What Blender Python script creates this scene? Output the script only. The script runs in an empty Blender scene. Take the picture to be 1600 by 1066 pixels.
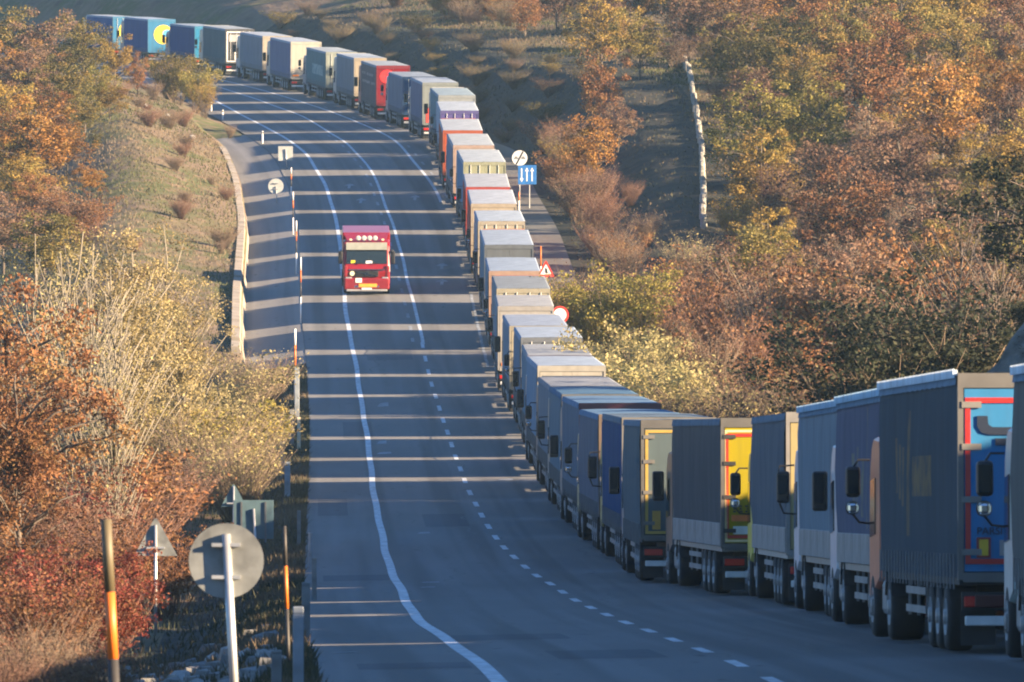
import bpy, bmesh, math, random
import numpy as np
from mathutils import Vector, Matrix

# ------------------------------------------------------------------ camera, sky, sun, exposure
F_PX = 14000.0                      # focal length in photo pixels (1600 wide)
HORIZON = 300.0                     # photo row of eye level
CAM_Z = 14.0
PITCH = math.atan((533.0 - HORIZON) / F_PX)
SUN_EL = math.radians(17.0)
SUN_PHI = math.radians(19.0)        # sun stands right of the road, this much behind the camera

sc = bpy.context.scene
col = sc.collection
cam_d = bpy.data.cameras.new("camera")
cam = bpy.data.objects.new("camera", cam_d)
col.objects.link(cam)
cam.location = (0, 0, CAM_Z)
cam.rotation_euler = (math.pi / 2 - PITCH, 0, 0)
cam_d.sensor_width = 36.0
cam_d.lens = 36.0 * F_PX / 1600.0
cam_d.clip_start = 1.0
cam_d.clip_end = 6000.0
cam_d.dof.use_dof = True
cam_d.dof.focus_distance = 400.0
cam_d.dof.aperture_fstop = 11.0
sc.camera = cam

w = bpy.data.worlds.new("World")
sc.world = w
w.use_nodes = True
nt = w.node_tree
sky = nt.nodes.new("ShaderNodeTexSky")
sky.sky_type = 'NISHITA'
sky.sun_disc = False
sky.sun_elevation = SUN_EL
sky.sun_rotation = math.radians(90) + SUN_PHI
sky.air_density = 1.0
sky.dust_density = 0.0
sky.ozone_density = 6.0
bg = nt.nodes["Background"]
bg.inputs[1].default_value = 0.05
nt.links.new(sky.outputs[0], bg.inputs[0])

sd = bpy.data.lights.new("sun", 'SUN')
sd.energy = 5.0
sd.angle = math.radians(0.5)
sd.color = (1.0, 0.74, 0.46)
sun = bpy.data.objects.new("sun", sd)
col.objects.link(sun)
sdir = Vector((math.cos(SUN_PHI) * math.cos(SUN_EL), -math.sin(SUN_PHI) * math.cos(SUN_EL), math.sin(SUN_EL)))
sun.rotation_euler = sdir.to_track_quat('Z', 'Y').to_euler()
sun.location = (60, 300, 80)

sc.view_settings.view_transform = 'Standard'
sc.view_settings.look = 'None'
sc.view_settings.gamma = 1.0
sc.view_settings.use_curve_mapping = False
sc.view_settings.exposure = 2.5
sc.render.engine = 'CYCLES'
sc.cycles.use_denoising = True
sc.cycles.pixel_filter_type = 'BLACKMAN_HARRIS'
sc.cycles.filter_width = 2.0
sc.cycles.max_bounces = 4
sc.cycles.diffuse_bounces = 2
sc.cycles.glossy_bounces = 2
sc.cycles.transmission_bounces = 2
sc.cycles.transparent_max_bounces = 6
sc.cycles.volume_bounces = 0
sc.cycles.sample_clamp_indirect = 4.0

rnd = random.Random(7)
nrs = np.random.RandomState(11)

# ------------------------------------------------------------------ pixel <-> place
def at(px, py, d):
    """the point that shows at photo pixel (px,py) at distance d down the road"""
    u = (px - 800.0) / F_PX; v = -(py - 533.0) / F_PX
    c, s = math.cos(PITCH), math.sin(PITCH)
    y = c + v * s; z = -s + v * c
    return Vector((u / y * d, d, CAM_Z + z / y * d))
def interp(d, xs, ys):
    return float(np.interp(d, xs, ys))
def smooth_table(pts, lo, hi, step=1.0, k=25):
    xs = np.array([p[0] for p in pts], float); ys = np.array([p[1] for p in pts], float)
    g = np.arange(lo, hi + step, step)
    v = np.interp(g, xs, ys)
    # linear extrapolation
    m0 = (ys[1] - ys[0]) / (xs[1] - xs[0]); m1 = (ys[-1] - ys[-2]) / (xs[-1] - xs[-2])
    v = np.where(g < xs[0], ys[0] + m0 * (g - xs[0]), v)
    v = np.where(g > xs[-1], ys[-1] + m1 * (g - xs[-1]), v)
    ker = np.hanning(2 * k + 1); ker /= ker.sum()
    pad = np.concatenate([v[0] + (np.arange(-k, 0) * (v[1] - v[0])), v, v[-1] + (np.arange(1, k + 1) * (v[-1] - v[-2]))])
    return g, np.convolve(pad, ker, 'valid')

# rows where the wheels of the queue meet the road, by distance
QY = [(127, 1025), (163.6, 973), (200, 935), (237, 892), (273.5, 840), (310, 780), (346.6, 716), (383, 650), (420, 585), (456, 514),
      (493, 433), (529, 362), (566, 300), (586, 266), (606, 240), (626, 218), (646, 203), (666, 188), (686, 173), (706, 159),
      (726, 144), (745, 131), (764, 119), (783, 109), (802, 101), (820, 94)]
QX = [(127, 6.33), (145, 6.1), (182, 5.4), (200, 4.75), (218, 3.7), (237, 3.0), (255, 2.48), (292, 1.63), (328, .94), (383, -.08), (456, -1.4), (529, -2.9),
      (566, -4.2), (586, -4.7), (606, -5.25), (626, -6.4), (646, -8.0), (666, -10.0), (686, -12.2), (706, -14.8), (726, -17.8), (745, -20.9),
      (764, -24.4), (783, -28), (802, -32.2), (820, -36)]
CX = [(118, 3.3), (165, 2.2), (220, .95), (277, -.6), (335, -1.9), (384, -3.0), (428, -4.1), (457, -4.7), (508, -6.2), (541, -7.3), (582, -8.9),
      (622, -11.4), (676, -15.7), (711, -20.0), (765, -28.0), (820, -39.5)]
LX = [(112, 0.0), (175, -1.8), (297, -4.46), (328, -5.1), (383, -6.3), (435, -7.65), (473, -8.8), (533, -10.3), (571, -11.8), (610, -14.0), (655, -17.9), (718, -24.2), (765, -31.3), (820, -43.0)]
D0, D1 = 20, 1100
zpts = [(30, at(800, 1025, 127).z + (127 - 30) * 0.030)] + [(d, at(800, y, d).z) for d, y in QY] + [(900, at(800, 94, 820).z + 2.6), (1100, at(800, 94, 820).z + 4)]
GD, TZ = smooth_table(zpts, D0, D1, k=22)
_, TQ = smooth_table(QX + [(900, -56), (1100, -112)], D0, D1, k=14)
_, TC = smooth_table(CX + [(900, -59.5), (1100, -116)], D0, D1, k=14)
_, TL = smooth_table(LX + [(900, -63.2), (1100, -120)], D0, D1, k=16)
def ev(T, d): return float(np.interp(d, GD, T))
def zq(d): return ev(TZ, d)
def xq(d): return ev(TQ, d)             # left side of the queue
def xc(d): return ev(TC, d)             # centre line
def xl(d): return ev(TL, d)             # left painted line
def xle(d): return xl(d) - 2.35         # left asphalt edge
def xre(d): return xq(d) + 2.55 + 0.95  # right asphalt edge
def zroad(x, d): return zq(d) + 0.018 * (x - xq(d))
def d_of_row(y):
    rows = np.array([HORIZON + (CAM_Z - zq(d)) * F_PX / d for d in range(100, 830)])
    return float(np.interp(-y, -rows, np.arange(100, 830)))
def sm(a, b, x):
    t = min(1.0, max(0.0, (x - a) / (b - a))); return t * t * (3 - 2 * t)
_h = np.random.RandomState(3).rand(64, 64)
def vnoise(x, y):
    xi, yi = math.floor(x), math.floor(y); fx, fy = x - xi, y - yi
    fx = fx * fx * (3 - 2 * fx); fy = fy * fy * (3 - 2 * fy)
    g = lambda i, j: _h[i & 63, j & 63]
    return (g(xi, yi) * (1 - fx) + g(xi + 1, yi) * fx) * (1 - fy) + (g(xi, yi + 1) * (1 - fx) + g(xi + 1, yi + 1) * fx) * fy - .5
GUT0, GUT1 = 428, 660
def gut(d): return sm(GUT0 - 4, GUT0 + 4, d) * (1 - sm(GUT1 - 25, GUT1, d))
def ground_z(x, d):
    """height of the natural ground (below the asphalt where there is a road)"""
    l, r = xle(d), xre(d)
    n = vnoise(x * .13, d * .06) * 1.0 + vnoise(x * .4 + 9, d * .22) * .35
    if x < l:
        u = l - x
        zb = zroad(l, d) - .06
        g = gut(d)
        near = -.65 * sm(.4, 2.6, u) + .02 * max(0, u - 4) + n * .5 * sm(.5, 4, u)
        em = .10 + .26 * sm(440, 600, d)
        emb = -.60 * sm(0, 2.9, u) + 1.05 * sm(3.02, 3.1, u) + em * min(max(0, u - 3.1), 6.5) - .30 * min(max(0, u - 10.5), 14) + n * .6 * sm(3.2, 6, u)
        far = .3 * sm(.5, 3, u) + (.22 * (1 - .5 * sm(690, 760, d))) * min(u, 8) - .22 * min(max(0, u - 9), 14) + n * .5 * sm(1, 4, u)
        h = near * (1 - g) + emb * g if d < 600 else far * (1 - g) + emb * g
        return zb + h
    if x > r:
        u = x - r
        zb = zroad(r, d) - .06
        flat = .035 * max(0, u - 4) + n * .6 * sm(2, 7, u)
        # the near cut slope and the hill above it
        hm = 1 - sm(285, 318, d)
        c0 = 6.8
        cut = min(1.35 * max(0, u - c0), 8.2) + .08 * min(max(0, u - c0 - 7), 60) + (n * 1.4 + 1.9 * vnoise(x * .9, d * .35) + 1.1 * vnoise(x * 2.1 + 5, d * .8)) * sm(c0, c0 + 2, u)
        # the far bank
        H = interp(d, [470, 510, 560, 640, 700, 760, 850], [0, 1.2, 2.6, 4.0, 4.3, 4.1, 4.2])
        u0 = 1.7 * sm(475, 490, d) * (1 - sm(610, 660, d)) + 1.2
        bank = H * sm(u0, u0 + 7.5, u) + .05 * max(0, u - 12) + n * .8 * sm(u0, u0 + 4, u)
        fb = sm(470, 505, d)
        h = flat * (1 - fb) + bank * fb
        h = h * (1 - hm) + cut * hm
        # rising hill far behind
        h += .10 * max(0, d - 770) * sm(4, 30, u)
        return zb + h
    return zroad(x, d) - .25

# ------------------------------------------------------------------ materials
MATS = {}
def node_mat(name):
    m = bpy.data.materials.new(name); m.use_nodes = True
    t = m.node_tree
    return m, t, t.nodes["Principled BSDF"]
def rgb(c): return (c[0], c[1], c[2], 1.0)
def noise_mix(t, c1, c2, scale, detail=4, lo=.35, hi=.65, stretch=None, coord='Object'):
    tc = t.nodes.new("ShaderNodeTexCoord")
    src = tc.outputs[coord]
    if stretch:
        mp = t.nodes.new("ShaderNodeMapping"); mp.inputs['Scale'].default_value = stretch
        t.links.new(src, mp.inputs[0]); src = mp.outputs[0]
    n = t.nodes.new("ShaderNodeTexNoise"); n.inputs['Scale'].default_value = scale; n.inputs['Detail'].default_value = detail
    t.links.new(src, n.inputs['Vector'])
    mr = t.nodes.new("ShaderNodeMapRange"); mr.inputs[1].default_value = lo; mr.inputs[2].default_value = hi
    t.links.new(n.outputs[0], mr.inputs[0])
    mx = t.nodes.new("ShaderNodeMix"); mx.data_type = 'RGBA'
    t.links.new(mr.outputs[0], mx.inputs[0])
    for sock, c in ((6, c1), (7, c2)):
        if isinstance(c, tuple): mx.inputs[sock].default_value = rgb(c)
        else: t.links.new(c, mx.inputs[sock])
    return mx.outputs[2], n
def bump(t, b, n, strength, dist=.02):
    bp = t.nodes.new("ShaderNodeBump"); bp.inputs['Strength'].default_value = strength; bp.inputs['Distance'].default_value = dist
    t.links.new(n.outputs[0], bp.inputs['Height']); t.links.new(bp.outputs[0], b.inputs['Normal'])
def plain(key, c, rough=.5, metal=0.0, var=.18, scale=3.0, stretch=None, spec=.5):
    if key in MATS: return MATS[key]
    m, t, b = node_mat(key)
    o, n = noise_mix(t, tuple(x * (1 - var) for x in c), tuple(min(1, x * (1 + var * .6)) for x in c), scale, 5, .3, .7, stretch)
    t.links.new(o, b.inputs['Base Color'])
    b.inputs['Roughness'].default_value = rough; b.inputs['Metallic'].default_value = metal
    b.inputs['Specular IOR Level'].default_value = spec
    MATS[key] = m; return m
def tarp(c, key=None, rough=.85):
    """PVC curtain cloth with road grime in vertical streaks"""
    key = key or "tarpaulin %.3f %.3f %.3f" % c
    if key in MATS: return MATS[key]
    m, t, b = node_mat(key)
    o, n = noise_mix(t, tuple(x * .84 for x in c), tuple(min(1, x * 1.08) for x in c), 1.6, 5, .3, .68, (1, 1, .35))
    dirt = tuple(.66 * x + .018 for x in c)
    o2, n2 = noise_mix(t, o, dirt, 2.3, 6, .50, .78, (1.4, 1.4, .16))
    t.links.new(o2, b.inputs['Base Color'])
    b.inputs['Roughness'].default_value = rough
    b.inputs['Specular IOR Level'].default_value = .06
    bump(t, b, n, .25, .03)
    MATS[key] = m; return m
def printed(c, rects, pc):
    """curtain cloth with sun-bleached print: flat strokes given as (y0,y1,z0,z1) on the cloth"""
    m = tarp(c, "printed tarpaulin %.3f %.3f %.3f %.2f" % (c + (rects[0][0],))); t = m.node_tree; b = t.nodes["Principled BSDF"]
    src = b.inputs['Base Color'].links[0].from_socket
    tc = t.nodes.new("ShaderNodeTexCoord"); sp = t.nodes.new("ShaderNodeSeparateXYZ"); t.links.new(tc.outputs['Object'], sp.inputs[0])
    def op(o, a, v):
        n = t.nodes.new("ShaderNodeMath"); n.operation = o; t.links.new(a, n.inputs[0])
        if isinstance(v, (int, float)): n.inputs[1].default_value = v
        else: t.links.new(v, n.inputs[1])
        return n.outputs[0]
    tot = None
    for (y0, y1, z0, z1) in rects:
        k = op('MULTIPLY', op('MULTIPLY', op('GREATER_THAN', sp.outputs[1], y0), op('LESS_THAN', sp.outputs[1], y1)), op('MULTIPLY', op('GREATER_THAN', sp.outputs[2], z0), op('LESS_THAN', sp.outputs[2], z1)))
        tot = k if tot is None else op('MAXIMUM', tot, k)
    nz = t.nodes.new("ShaderNodeTexNoise"); nz.inputs['Scale'].default_value = 3.0; nz.inputs['Detail'].default_value = 6; t.links.new(tc.outputs['Object'], nz.inputs['Vector'])
    mr = t.nodes.new("ShaderNodeMapRange"); mr.inputs[1].default_value = .34; mr.inputs[2].default_value = .60; mr.inputs[3].default_value = .15; mr.inputs[4].default_value = .9
    t.links.new(nz.outputs[0], mr.inputs[0])
    mx = t.nodes.new("ShaderNodeMix"); mx.data_type = 'RGBA'; t.links.new(op('MULTIPLY', tot, mr.outputs[0]), mx.inputs[0])
    t.links.new(src, mx.inputs[6]); mx.inputs[7].default_value = rgb(pc); t.links.new(mx.outputs[2], b.inputs['Base Color'])
    return m
def asphalt(name, c, patch):
    m, t, b = node_mat(name)
    o, n = noise_mix(t, tuple(x * .86 for x in c), tuple(x * 1.10 for x in c), .35, 6, .3, .7, (1, .16, 1), 'UV')
    # dark wheel tracks that run the length of the lanes
    o, _n = noise_mix(t, o, tuple(x * .70 for x in c), .8, 2, .48, .60, (1, .006, 1), 'UV')
    # bitumen patches and long worn streaks down the lanes
    o2, n2 = noise_mix(t, o, patch, .22, 3, .60, .66, (1, .05, 1), 'UV')
    o3, n3 = noise_mix(t, o2, tuple(x * 1.25 for x in c), 1.1, 3, .52, .80, (1, .012, 1), 'UV')
    o4, n4 = noise_mix(t, o3, tuple(x * .55 for x in c), 2.6, 8, .66, .70, (1, .25, 1), 'UV')
    t.links.new(o4, b.inputs['Base Color'])
    b.inputs['Roughness'].default_value = .85; b.inputs['Specular IOR Level'].default_value = .25
    n5 = t.nodes.new("ShaderNodeTexNoise"); n5.inputs['Scale'].default_value = 60; n5.inputs['Detail'].default_value = 3
    tc = t.nodes.new("ShaderNodeTexCoord"); t.links.new(tc.outputs['Object'], n5.inputs['Vector'])
    bump(t, b, n5, .5, .01)
    MATS[name] = m; return m
ASPH = asphalt("worn asphalt", (.160, .160, .160), (.120, .121, .123))
ASPH2 = asphalt("dusty asphalt", (.105, .102, .10), (.082, .08, .078))
ASPH3 = asphalt("pale gutter paving", (.215, .21, .205), (.17, .168, .165))
CONC = plain("old concrete", (.25, .22, .185), .9, var=.3, scale=.8)
def ground_mat(name, cols, scales=(.12, .9, .45)):
    m, t, b = node_mat(name)
    o, n = noise_mix(t, cols[0], cols[1], scales[0], 6, .42, .58, (1, .45, 1))
    o2, n2 = noise_mix(t, o, cols[2], scales[1], 7, .48, .66, (1, .5, 1))
    o3, n3 = noise_mix(t, o2, cols[3], scales[2], 5, .58, .70, (1, .4, 1))
    t.links.new(o3, b.inputs['Base Color'])
    b.inputs['Roughness'].default_value = .95; b.inputs['Specular IOR Level'].default_value = .15
    bump(t, b, n2, .8, .25)
    MATS[name] = m; return m
G_GRASS = ground_mat("dry autumn grass", ((.125, .092, .068), (.075, .082, .034), (.145, .108, .078), (.075, .06, .045)))
G_FLOOR = ground_mat("leaf litter", ((.10, .07, .045), (.075, .07, .035), (.15, .09, .05), (.05, .042, .03)))
G_BANK = ground_mat("shaded bank turf", ((.030, .030, .024), (.022, .025, .021), (.042, .036, .028), (.017, .019, .017)))  # turf darkened, the shade of these slopes put into its colour
G_ROCK = ground_mat("weathered rock cut", ((.11, .11, .10), (.07, .072, .066), (.17, .165, .15), (.045, .046, .04)), (.6, 1.9, .8))
PAINT = plain("road paint", (.50, .54, .58), .7, var=.35, scale=4.0, stretch=(1, .3, 1))
PAINT_W = plain("worn road paint", (.25, .28, .31), .75, var=.6, scale=3.0)
STEEL = plain("galvanised steel", (.42, .43, .44), .45, .6, .2)
DARK = plain("dark chassis", (.022, .022, .024), .7, 0, .4)
RUBBER = plain("tyre rubber", (.018, .018, .019), .85, 0, .4)
RIM = plain("wheel rim", (.30, .30, .31), .5, .5, .4)
ALU = plain("aluminium boards", (.19, .20, .21), .6, .3, .25, 2.0)
BLACK = plain("black plastic", (.012, .012, .014), .4, 0, .2)
CHROME = plain("chrome", (.7, .7, .72), .12, 1.0, .05)
WHITE = plain("white paint", (.74, .73, .70), .5, 0, .12)
RED = plain("red paint", (.42, .025, .02), .4, 0, .2)
ORANGE = plain("orange band", (.58, .14, .015), .5, 0, .15)
YELLOW = plain("yellow paint", (.72, .55, .03), .5, 0, .15)
LAMP = plain("red lamp lens", (.45, .015, .01), .25, 0, .1)
AMBER = plain("amber lens", (.75, .22, .02), .25, 0, .1)
def glassmat():
    m, t, b = node_mat("dark glass")
    b.inputs['Base Color'].default_value = (.012, .02, .024, 1); b.inputs['Roughness'].default_value = .06
    b.inputs['Specular IOR Level'].default_value = .7
    return m
GLASS = glassmat()
def leaf_mat(key, cols):
    """foliage: each leaf picks its tint from an attribute, each tree shifts it a little"""
    m, t, b = node_mat(key)
    at_ = t.nodes.new("ShaderNodeAttribute"); at_.attribute_name = "tint"
    rp = t.nodes.new("ShaderNodeValToRGB")
    els = rp.color_ramp.elements
    while len(els) < len(cols): els.new(.5)
    for i, c in enumerate(cols):
        els[i].position = i / (len(cols) - 1); els[i].color = rgb(c)
    oi = t.nodes.new("ShaderNodeObjectInfo")
    ad = t.nodes.new("ShaderNodeMath"); ad.operation = 'MULTIPLY_ADD'; ad.inputs[1].default_value = .36; ad.inputs[2].default_value = -.18
    t.links.new(oi.outputs['Random'], ad.inputs[0])
    a2 = t.nodes.new("ShaderNodeMath"); a2.operation = 'ADD'
    t.links.new(at_.outputs['Fac'], a2.inputs[0]); t.links.new(ad.outputs[0], a2.inputs[1])
    t.links.new(a2.outputs[0], rp.inputs[0])
    hs = t.nodes.new("ShaderNodeHueSaturation")
    mr = t.nodes.new("ShaderNodeMapRange"); mr.inputs[3].default_value = .72; mr.inputs[4].default_value = 1.22
    t.links.new(oi.outputs['Random'], mr.inputs[0]); t.links.new(mr.outputs[0], hs.inputs['Value'])
    t.links.new(rp.outputs[0], hs.inputs['Color'])
    t.links.new(hs.outputs[0], b.inputs['Base Color'])
    b.inputs['Roughness'].default_value = .7; b.inputs['Specular IOR Level'].default_value = .2
    tr = t.nodes.new("ShaderNodeBsdfTranslucent"); t.links.new(hs.outputs[0], tr.inputs[0])
    mx = t.nodes.new("ShaderNodeMixShader"); mx.inputs[0].default_value = .3
    out = t.nodes["Material Output"]
    t.links.new(b.outputs[0], mx.inputs[1]); t.links.new(tr.outputs[0], mx.inputs[2]); t.links.new(mx.outputs[0], out.inputs[0])
    return m
LEAF = {
    'bright': leaf_mat("bright yellow leaves", [(.15, .11, .05), (.225, .175, .072), (.285, .23, .11), (.22, .19, .10)]),
    'rust':   leaf_mat("rust leaves",   [(.085, .036, .020), (.165, .072, .032), (.215, .105, .045), (.195, .125, .050)]),
    'orange': leaf_mat("orange leaves", [(.135, .060, .020), (.245, .115, .030), (.290, .150, .038), (.240, .160, .045)]),
    'gold':   leaf_mat("gold leaves",   [(.130, .080, .022), (.235, .150, .036), (.285, .195, .045), (.200, .165, .045)]),
    'olive':  leaf_mat("olive leaves",  [(.065, .060, .020), (.120, .103, .030), (.175, .138, .038), (.185, .115, .036)]),
    'brown':  leaf_mat("brown leaves",  [(.080, .045, .034), (.140, .080, .054), (.180, .108, .070), (.155, .108, .066)]),
    'lime':   leaf_mat("yellow green leaves", [(.085, .088, .022), (.160, .150, .036), (.235, .195, .045), (.175, .130, .038)]),
    'pale':   leaf_mat("pale yellow leaves",  [(.150, .125, .060), (.235, .198, .090), (.305, .262, .125), (.225, .205, .085)]),
    'red':    leaf_mat("red leaves",    [(.110, .022, .019), (.195, .042, .032), (.190, .072, .038), (.175, .100, .052)]),
    'dark':   leaf_mat("evergreen and shaded leaves", [(.016, .022, .014), (.025, .032, .017), (.036, .040, .021), (.042, .036, .022)]),  # for thickets and cut shrubs the hill's shade is put into this colour
}
BARK = plain("brown bark", (.10, .08, .065), .9, 0, .4, 6, (1, 1, .2))
BIRCH = plain("pale bark", (.20, .175, .135), .8, 0, .3, 5, (1, 1, .4))
TWIG = plain("grey brown twigs", (.17, .125, .09), .9, 0, .3, 3)
TWIG_R = plain("reddish twigs", (.17, .092, .068), .9, 0, .3, 3)

# ------------------------------------------------------------------ mesh tools
class MB:
    def __init__(self): self.v = []; self.f = []
    def add(self, vs, fs):
        o = len(self.v); self.v += [tuple(p) for p in vs]; self.f += [tuple(i + o for i in f) for f in fs]; return self
    def box(self, x0, x1, y0, y1, z0, z1):
        return self.add([(x0, y0, z0), (x1, y0, z0), (x1, y1, z0), (x0, y1, z0), (x0, y0, z1), (x1, y0, z1), (x1, y1, z1), (x0, y1, z1)],
                        [(0, 3, 2, 1), (4, 5, 6, 7), (0, 1, 5, 4), (1, 2, 6, 5), (2, 3, 7, 6), (3, 0, 4, 7)])
    def bbox(self, x0, x1, y0, y1, z0, z1, b=.04):
        bm = bmesh.new()
        bmesh.ops.create_cube(bm, size=1)
        bmesh.ops.scale(bm, vec=(x1 - x0, y1 - y0, z1 - z0), verts=bm.verts)
        bmesh.ops.translate(bm, vec=((x0 + x1) / 2, (y0 + y1) / 2, (z0 + z1) / 2), verts=bm.verts)
        bmesh.ops.bevel(bm, geom=list(bm.edges), offset=b, segments=2, affect='EDGES', profile=.5)
        bm.verts.index_update()
        self.add([v.co[:] for v in bm.verts], [[v.index for v in f.verts] for f in bm.faces]); bm.free(); return self
    def prism(self, prof, x0, x1):
        """profile of (y,z) points pushed along x"""
        n = len(prof)
        vs = [(x0, p[0], p[1]) for p in prof] + [(x1, p[0], p[1]) for p in prof]
        fs = [tuple(range(n)), tuple(range(2 * n - 1, n - 1, -1))] + [(i, i + n, (i + 1) % n + n, (i + 1) % n) for i in range(n)]
        return self.add(vs, fs)
    def plate(self, pts, y0, y1):
        """outline of (x,z) points pushed along y"""
        n = len(pts)
        vs = [(p[0], y0, p[1]) for p in pts] + [(p[0], y1, p[1]) for p in pts]
        fs = [tuple(range(n - 1, -1, -1)), tuple(range(n, 2 * n))] + [(i, (i + 1) % n, (i + 1) % n + n, i + n) for i in range(n)]
        return self.add(vs, fs)
    def lathe_x(self, prof, n=20):
        """profile of (x, r) turned about the x axis"""
        vs = []; m = len(prof)
        for i in range(n):
            a = 2 * math.pi * i / n
            vs += [(x, r * math.cos(a), r * math.sin(a)) for x, r in prof]
        fs = [(i * m + j, i * m + j + 1, ((i + 1) % n) * m + j + 1, ((i + 1) % n) * m + j) for i in range(n) for j in range(m - 1)]
        return self.add(vs, fs)
    def tube(self, pts, rad, n=6):
        pts = [Vector(p) for p in pts]; vs = []
        for i, p in enumerate(pts):
            d = (pts[min(i + 1, len(pts) - 1)] - pts[max(i - 1, 0)]).normalized()
            a = d.cross(Vector((0, 0, 1)));
            if a.length < .05: a = d.cross(Vector((1, 0, 0)))
            a.normalize(); b = d.cross(a)
            for k in range(n):
                t = 2 * math.pi * k / n
                vs.append(p + (a * math.cos(t) + b * math.sin(t)) * rad[i])
        m = len(pts)
        fs = [(i * n + k, i * n + (k + 1) % n, (i + 1) * n + (k + 1) % n, (i + 1) * n + k) for i in range(m - 1) for k in range(n)]
        fs += [tuple(range(n - 1, -1, -1)), tuple((m - 1) * n + k for k in range(n))]
        return self.add(vs, fs)
    def mesh(self, name):
        me = bpy.data.meshes.new(name); me.from_pydata(self.v, [], self.f); me.update(); return me
def link(name, me, mat, parent=None, loc=None, smooth=False):
    o = bpy.data.objects.new(name, me); col.objects.link(o)
    if len(me.materials) == 0: me.materials.append(mat)
    if me.materials[0] is not mat:
        o.material_slots[0].link = 'OBJECT'; o.material_slots[0].material = mat
    if parent is not None: o.parent = parent
    if loc is not None: o.location = loc
    if smooth:
        for p in me.polygons: p.use_smooth = True
    return o
CACHE = {}
def cached(key, fn):
    if key not in CACHE:
        mb = fn(); CACHE[key] = mb.mesh(str(key[0]) if isinstance(key, tuple) else key)
    return CACHE[key]
def empty(name, loc, rot=(0, 0, 0)):
    o = bpy.data.objects.new(name, None); col.objects.link(o); o.location = loc; o.rotation_euler = rot; o.empty_display_size = .3; return o
def tag(o, label, cat, group=None):
    o["label"] = label; o["category"] = cat
    if group: o["group"] = group
    return o
def structure(o): o["kind"] = "structure"; return o
def stuff(o): o["kind"] = "stuff"; return o
ONES = ["", "first", "second", "third", "fourth", "fifth", "sixth", "seventh", "eighth", "ninth", "tenth", "eleventh", "twelfth", "thirteenth", "fourteenth",
        "fifteenth", "sixteenth", "seventeenth", "eighteenth", "nineteenth"]
def nth(n):
    if n < 20: return ONES[n]
    t = {2: ("twentieth", "twenty"), 3: ("thirtieth", "thirty"), 4: ("fortieth", "forty")}[n // 10]
    return t[0] if n % 10 == 0 else t[1] + "-" + ONES[n % 10]

# ------------------------------------------------------------------ ground, road
def build_ground():
    ds = list(np.arange(20, 900, 3.0)) + [910, 930, 960, 1000, 1100]
    offl = [0, .35, .8, 1.4, 2.0, 2.6, 2.95, 3.02, 3.1, 3.4, 4, 4.8, 5.8, 7, 8.5, 10, 12, 14, 17, 20, 24, 30, 38, 50, 70, 100, 150, 250]
    offr = [0, .5, 1.2, 2, 3, 4, 4.8, 5.6, 6.3, 7, 7.8, 8.6, 9.5, 10.5, 11.5, 12.6, 14, 16, 18, 20, 23, 26, 30, 35, 42, 50, 62, 80, 110, 160, 260]
    V = []; nc = len(offl) + len(offr) + 3
    for d in ds:
        l, r = xle(d), xre(d)
        xs = [l - o - .01 for o in reversed(offl)] + [l + .25, (l + r) / 2, r - .25] + [r + o + .01 for o in offr]
        for x in xs:
            V.append((x, d, ground_z(x, d)))
    Fs = []; mi = []
    for i in range(len(ds) - 1):
        d = ds[i] + 1.5
        for j in range(nc - 1):
            a = i * nc + j
            Fs.append((a, a + 1, a + nc + 1, a + nc))
            x = (V[a][0] + V[a + 1][0]) / 2
            u = x - xre(d); ul = xle(d) - x
            m = 0
            if u > 0:
                if d < 300 and u > 5.0: m = 3 if u < 14 else 2
                elif d < 318: m = 1
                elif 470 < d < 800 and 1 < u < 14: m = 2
                elif u > 3 and d < 780: m = 1
            elif ul > 0 and d < 428: m = 1 if ul > 3 else 2
            mi.append(m)
    # carry the ground on to the horizon behind and in front
    me = bpy.data.meshes.new("ground"); me.from_pydata(V, [], Fs)
    for m in (G_GRASS, G_FLOOR, G_BANK, G_ROCK): me.materials.append(m)
    me.polygons.foreach_set("material_index", mi)
    me.polygons.foreach_set("use_smooth", [True] * len(Fs)); me.update()
    o = bpy.data.objects.new("ground", me); col.objects.link(o); structure(o)
    # distant terrain sheet reaching the horizon
    mb = MB(); N = 24
    for (y0, y1, z0, z1) in ((1090, 1500, zq(1090) + 8, zq(1090) + 62), (1500, 3200, zq(1090) + 62, zq(1090) + 90)):
        n0 = len(mb.v)
        for i in range(N + 1):
            x = -2600 + 5200 * i / N
            for y, z in ((y0, z0), (y1, z1)): mb.v.append((x, y, z + 10 * vnoise(x * .01, y * .01)))
        for i in range(N): mb.f.append((n0 + 2 * i, n0 + 2 * i + 2, n0 + 2 * i + 3, n0 + 2 * i + 1))
    for (x0, x1) in ((-2600, -240), (240, 2600)):
        mb.add([(x0, -400, 6), (x1, -400, 6), (x1, 1092, zq(1090) + 9), (x0, 1092, zq(1090) + 9)], [(0, 1, 2, 3)])
    mb.add([(-240, -400, 8), (240, -400, 8), (240, 21, 8), (-240, 21, 8)], [(0, 1, 2, 3)])
    structure(link("distant_terrain", mb.mesh("distant_terrain"), G_GRASS))
build_ground()

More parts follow.
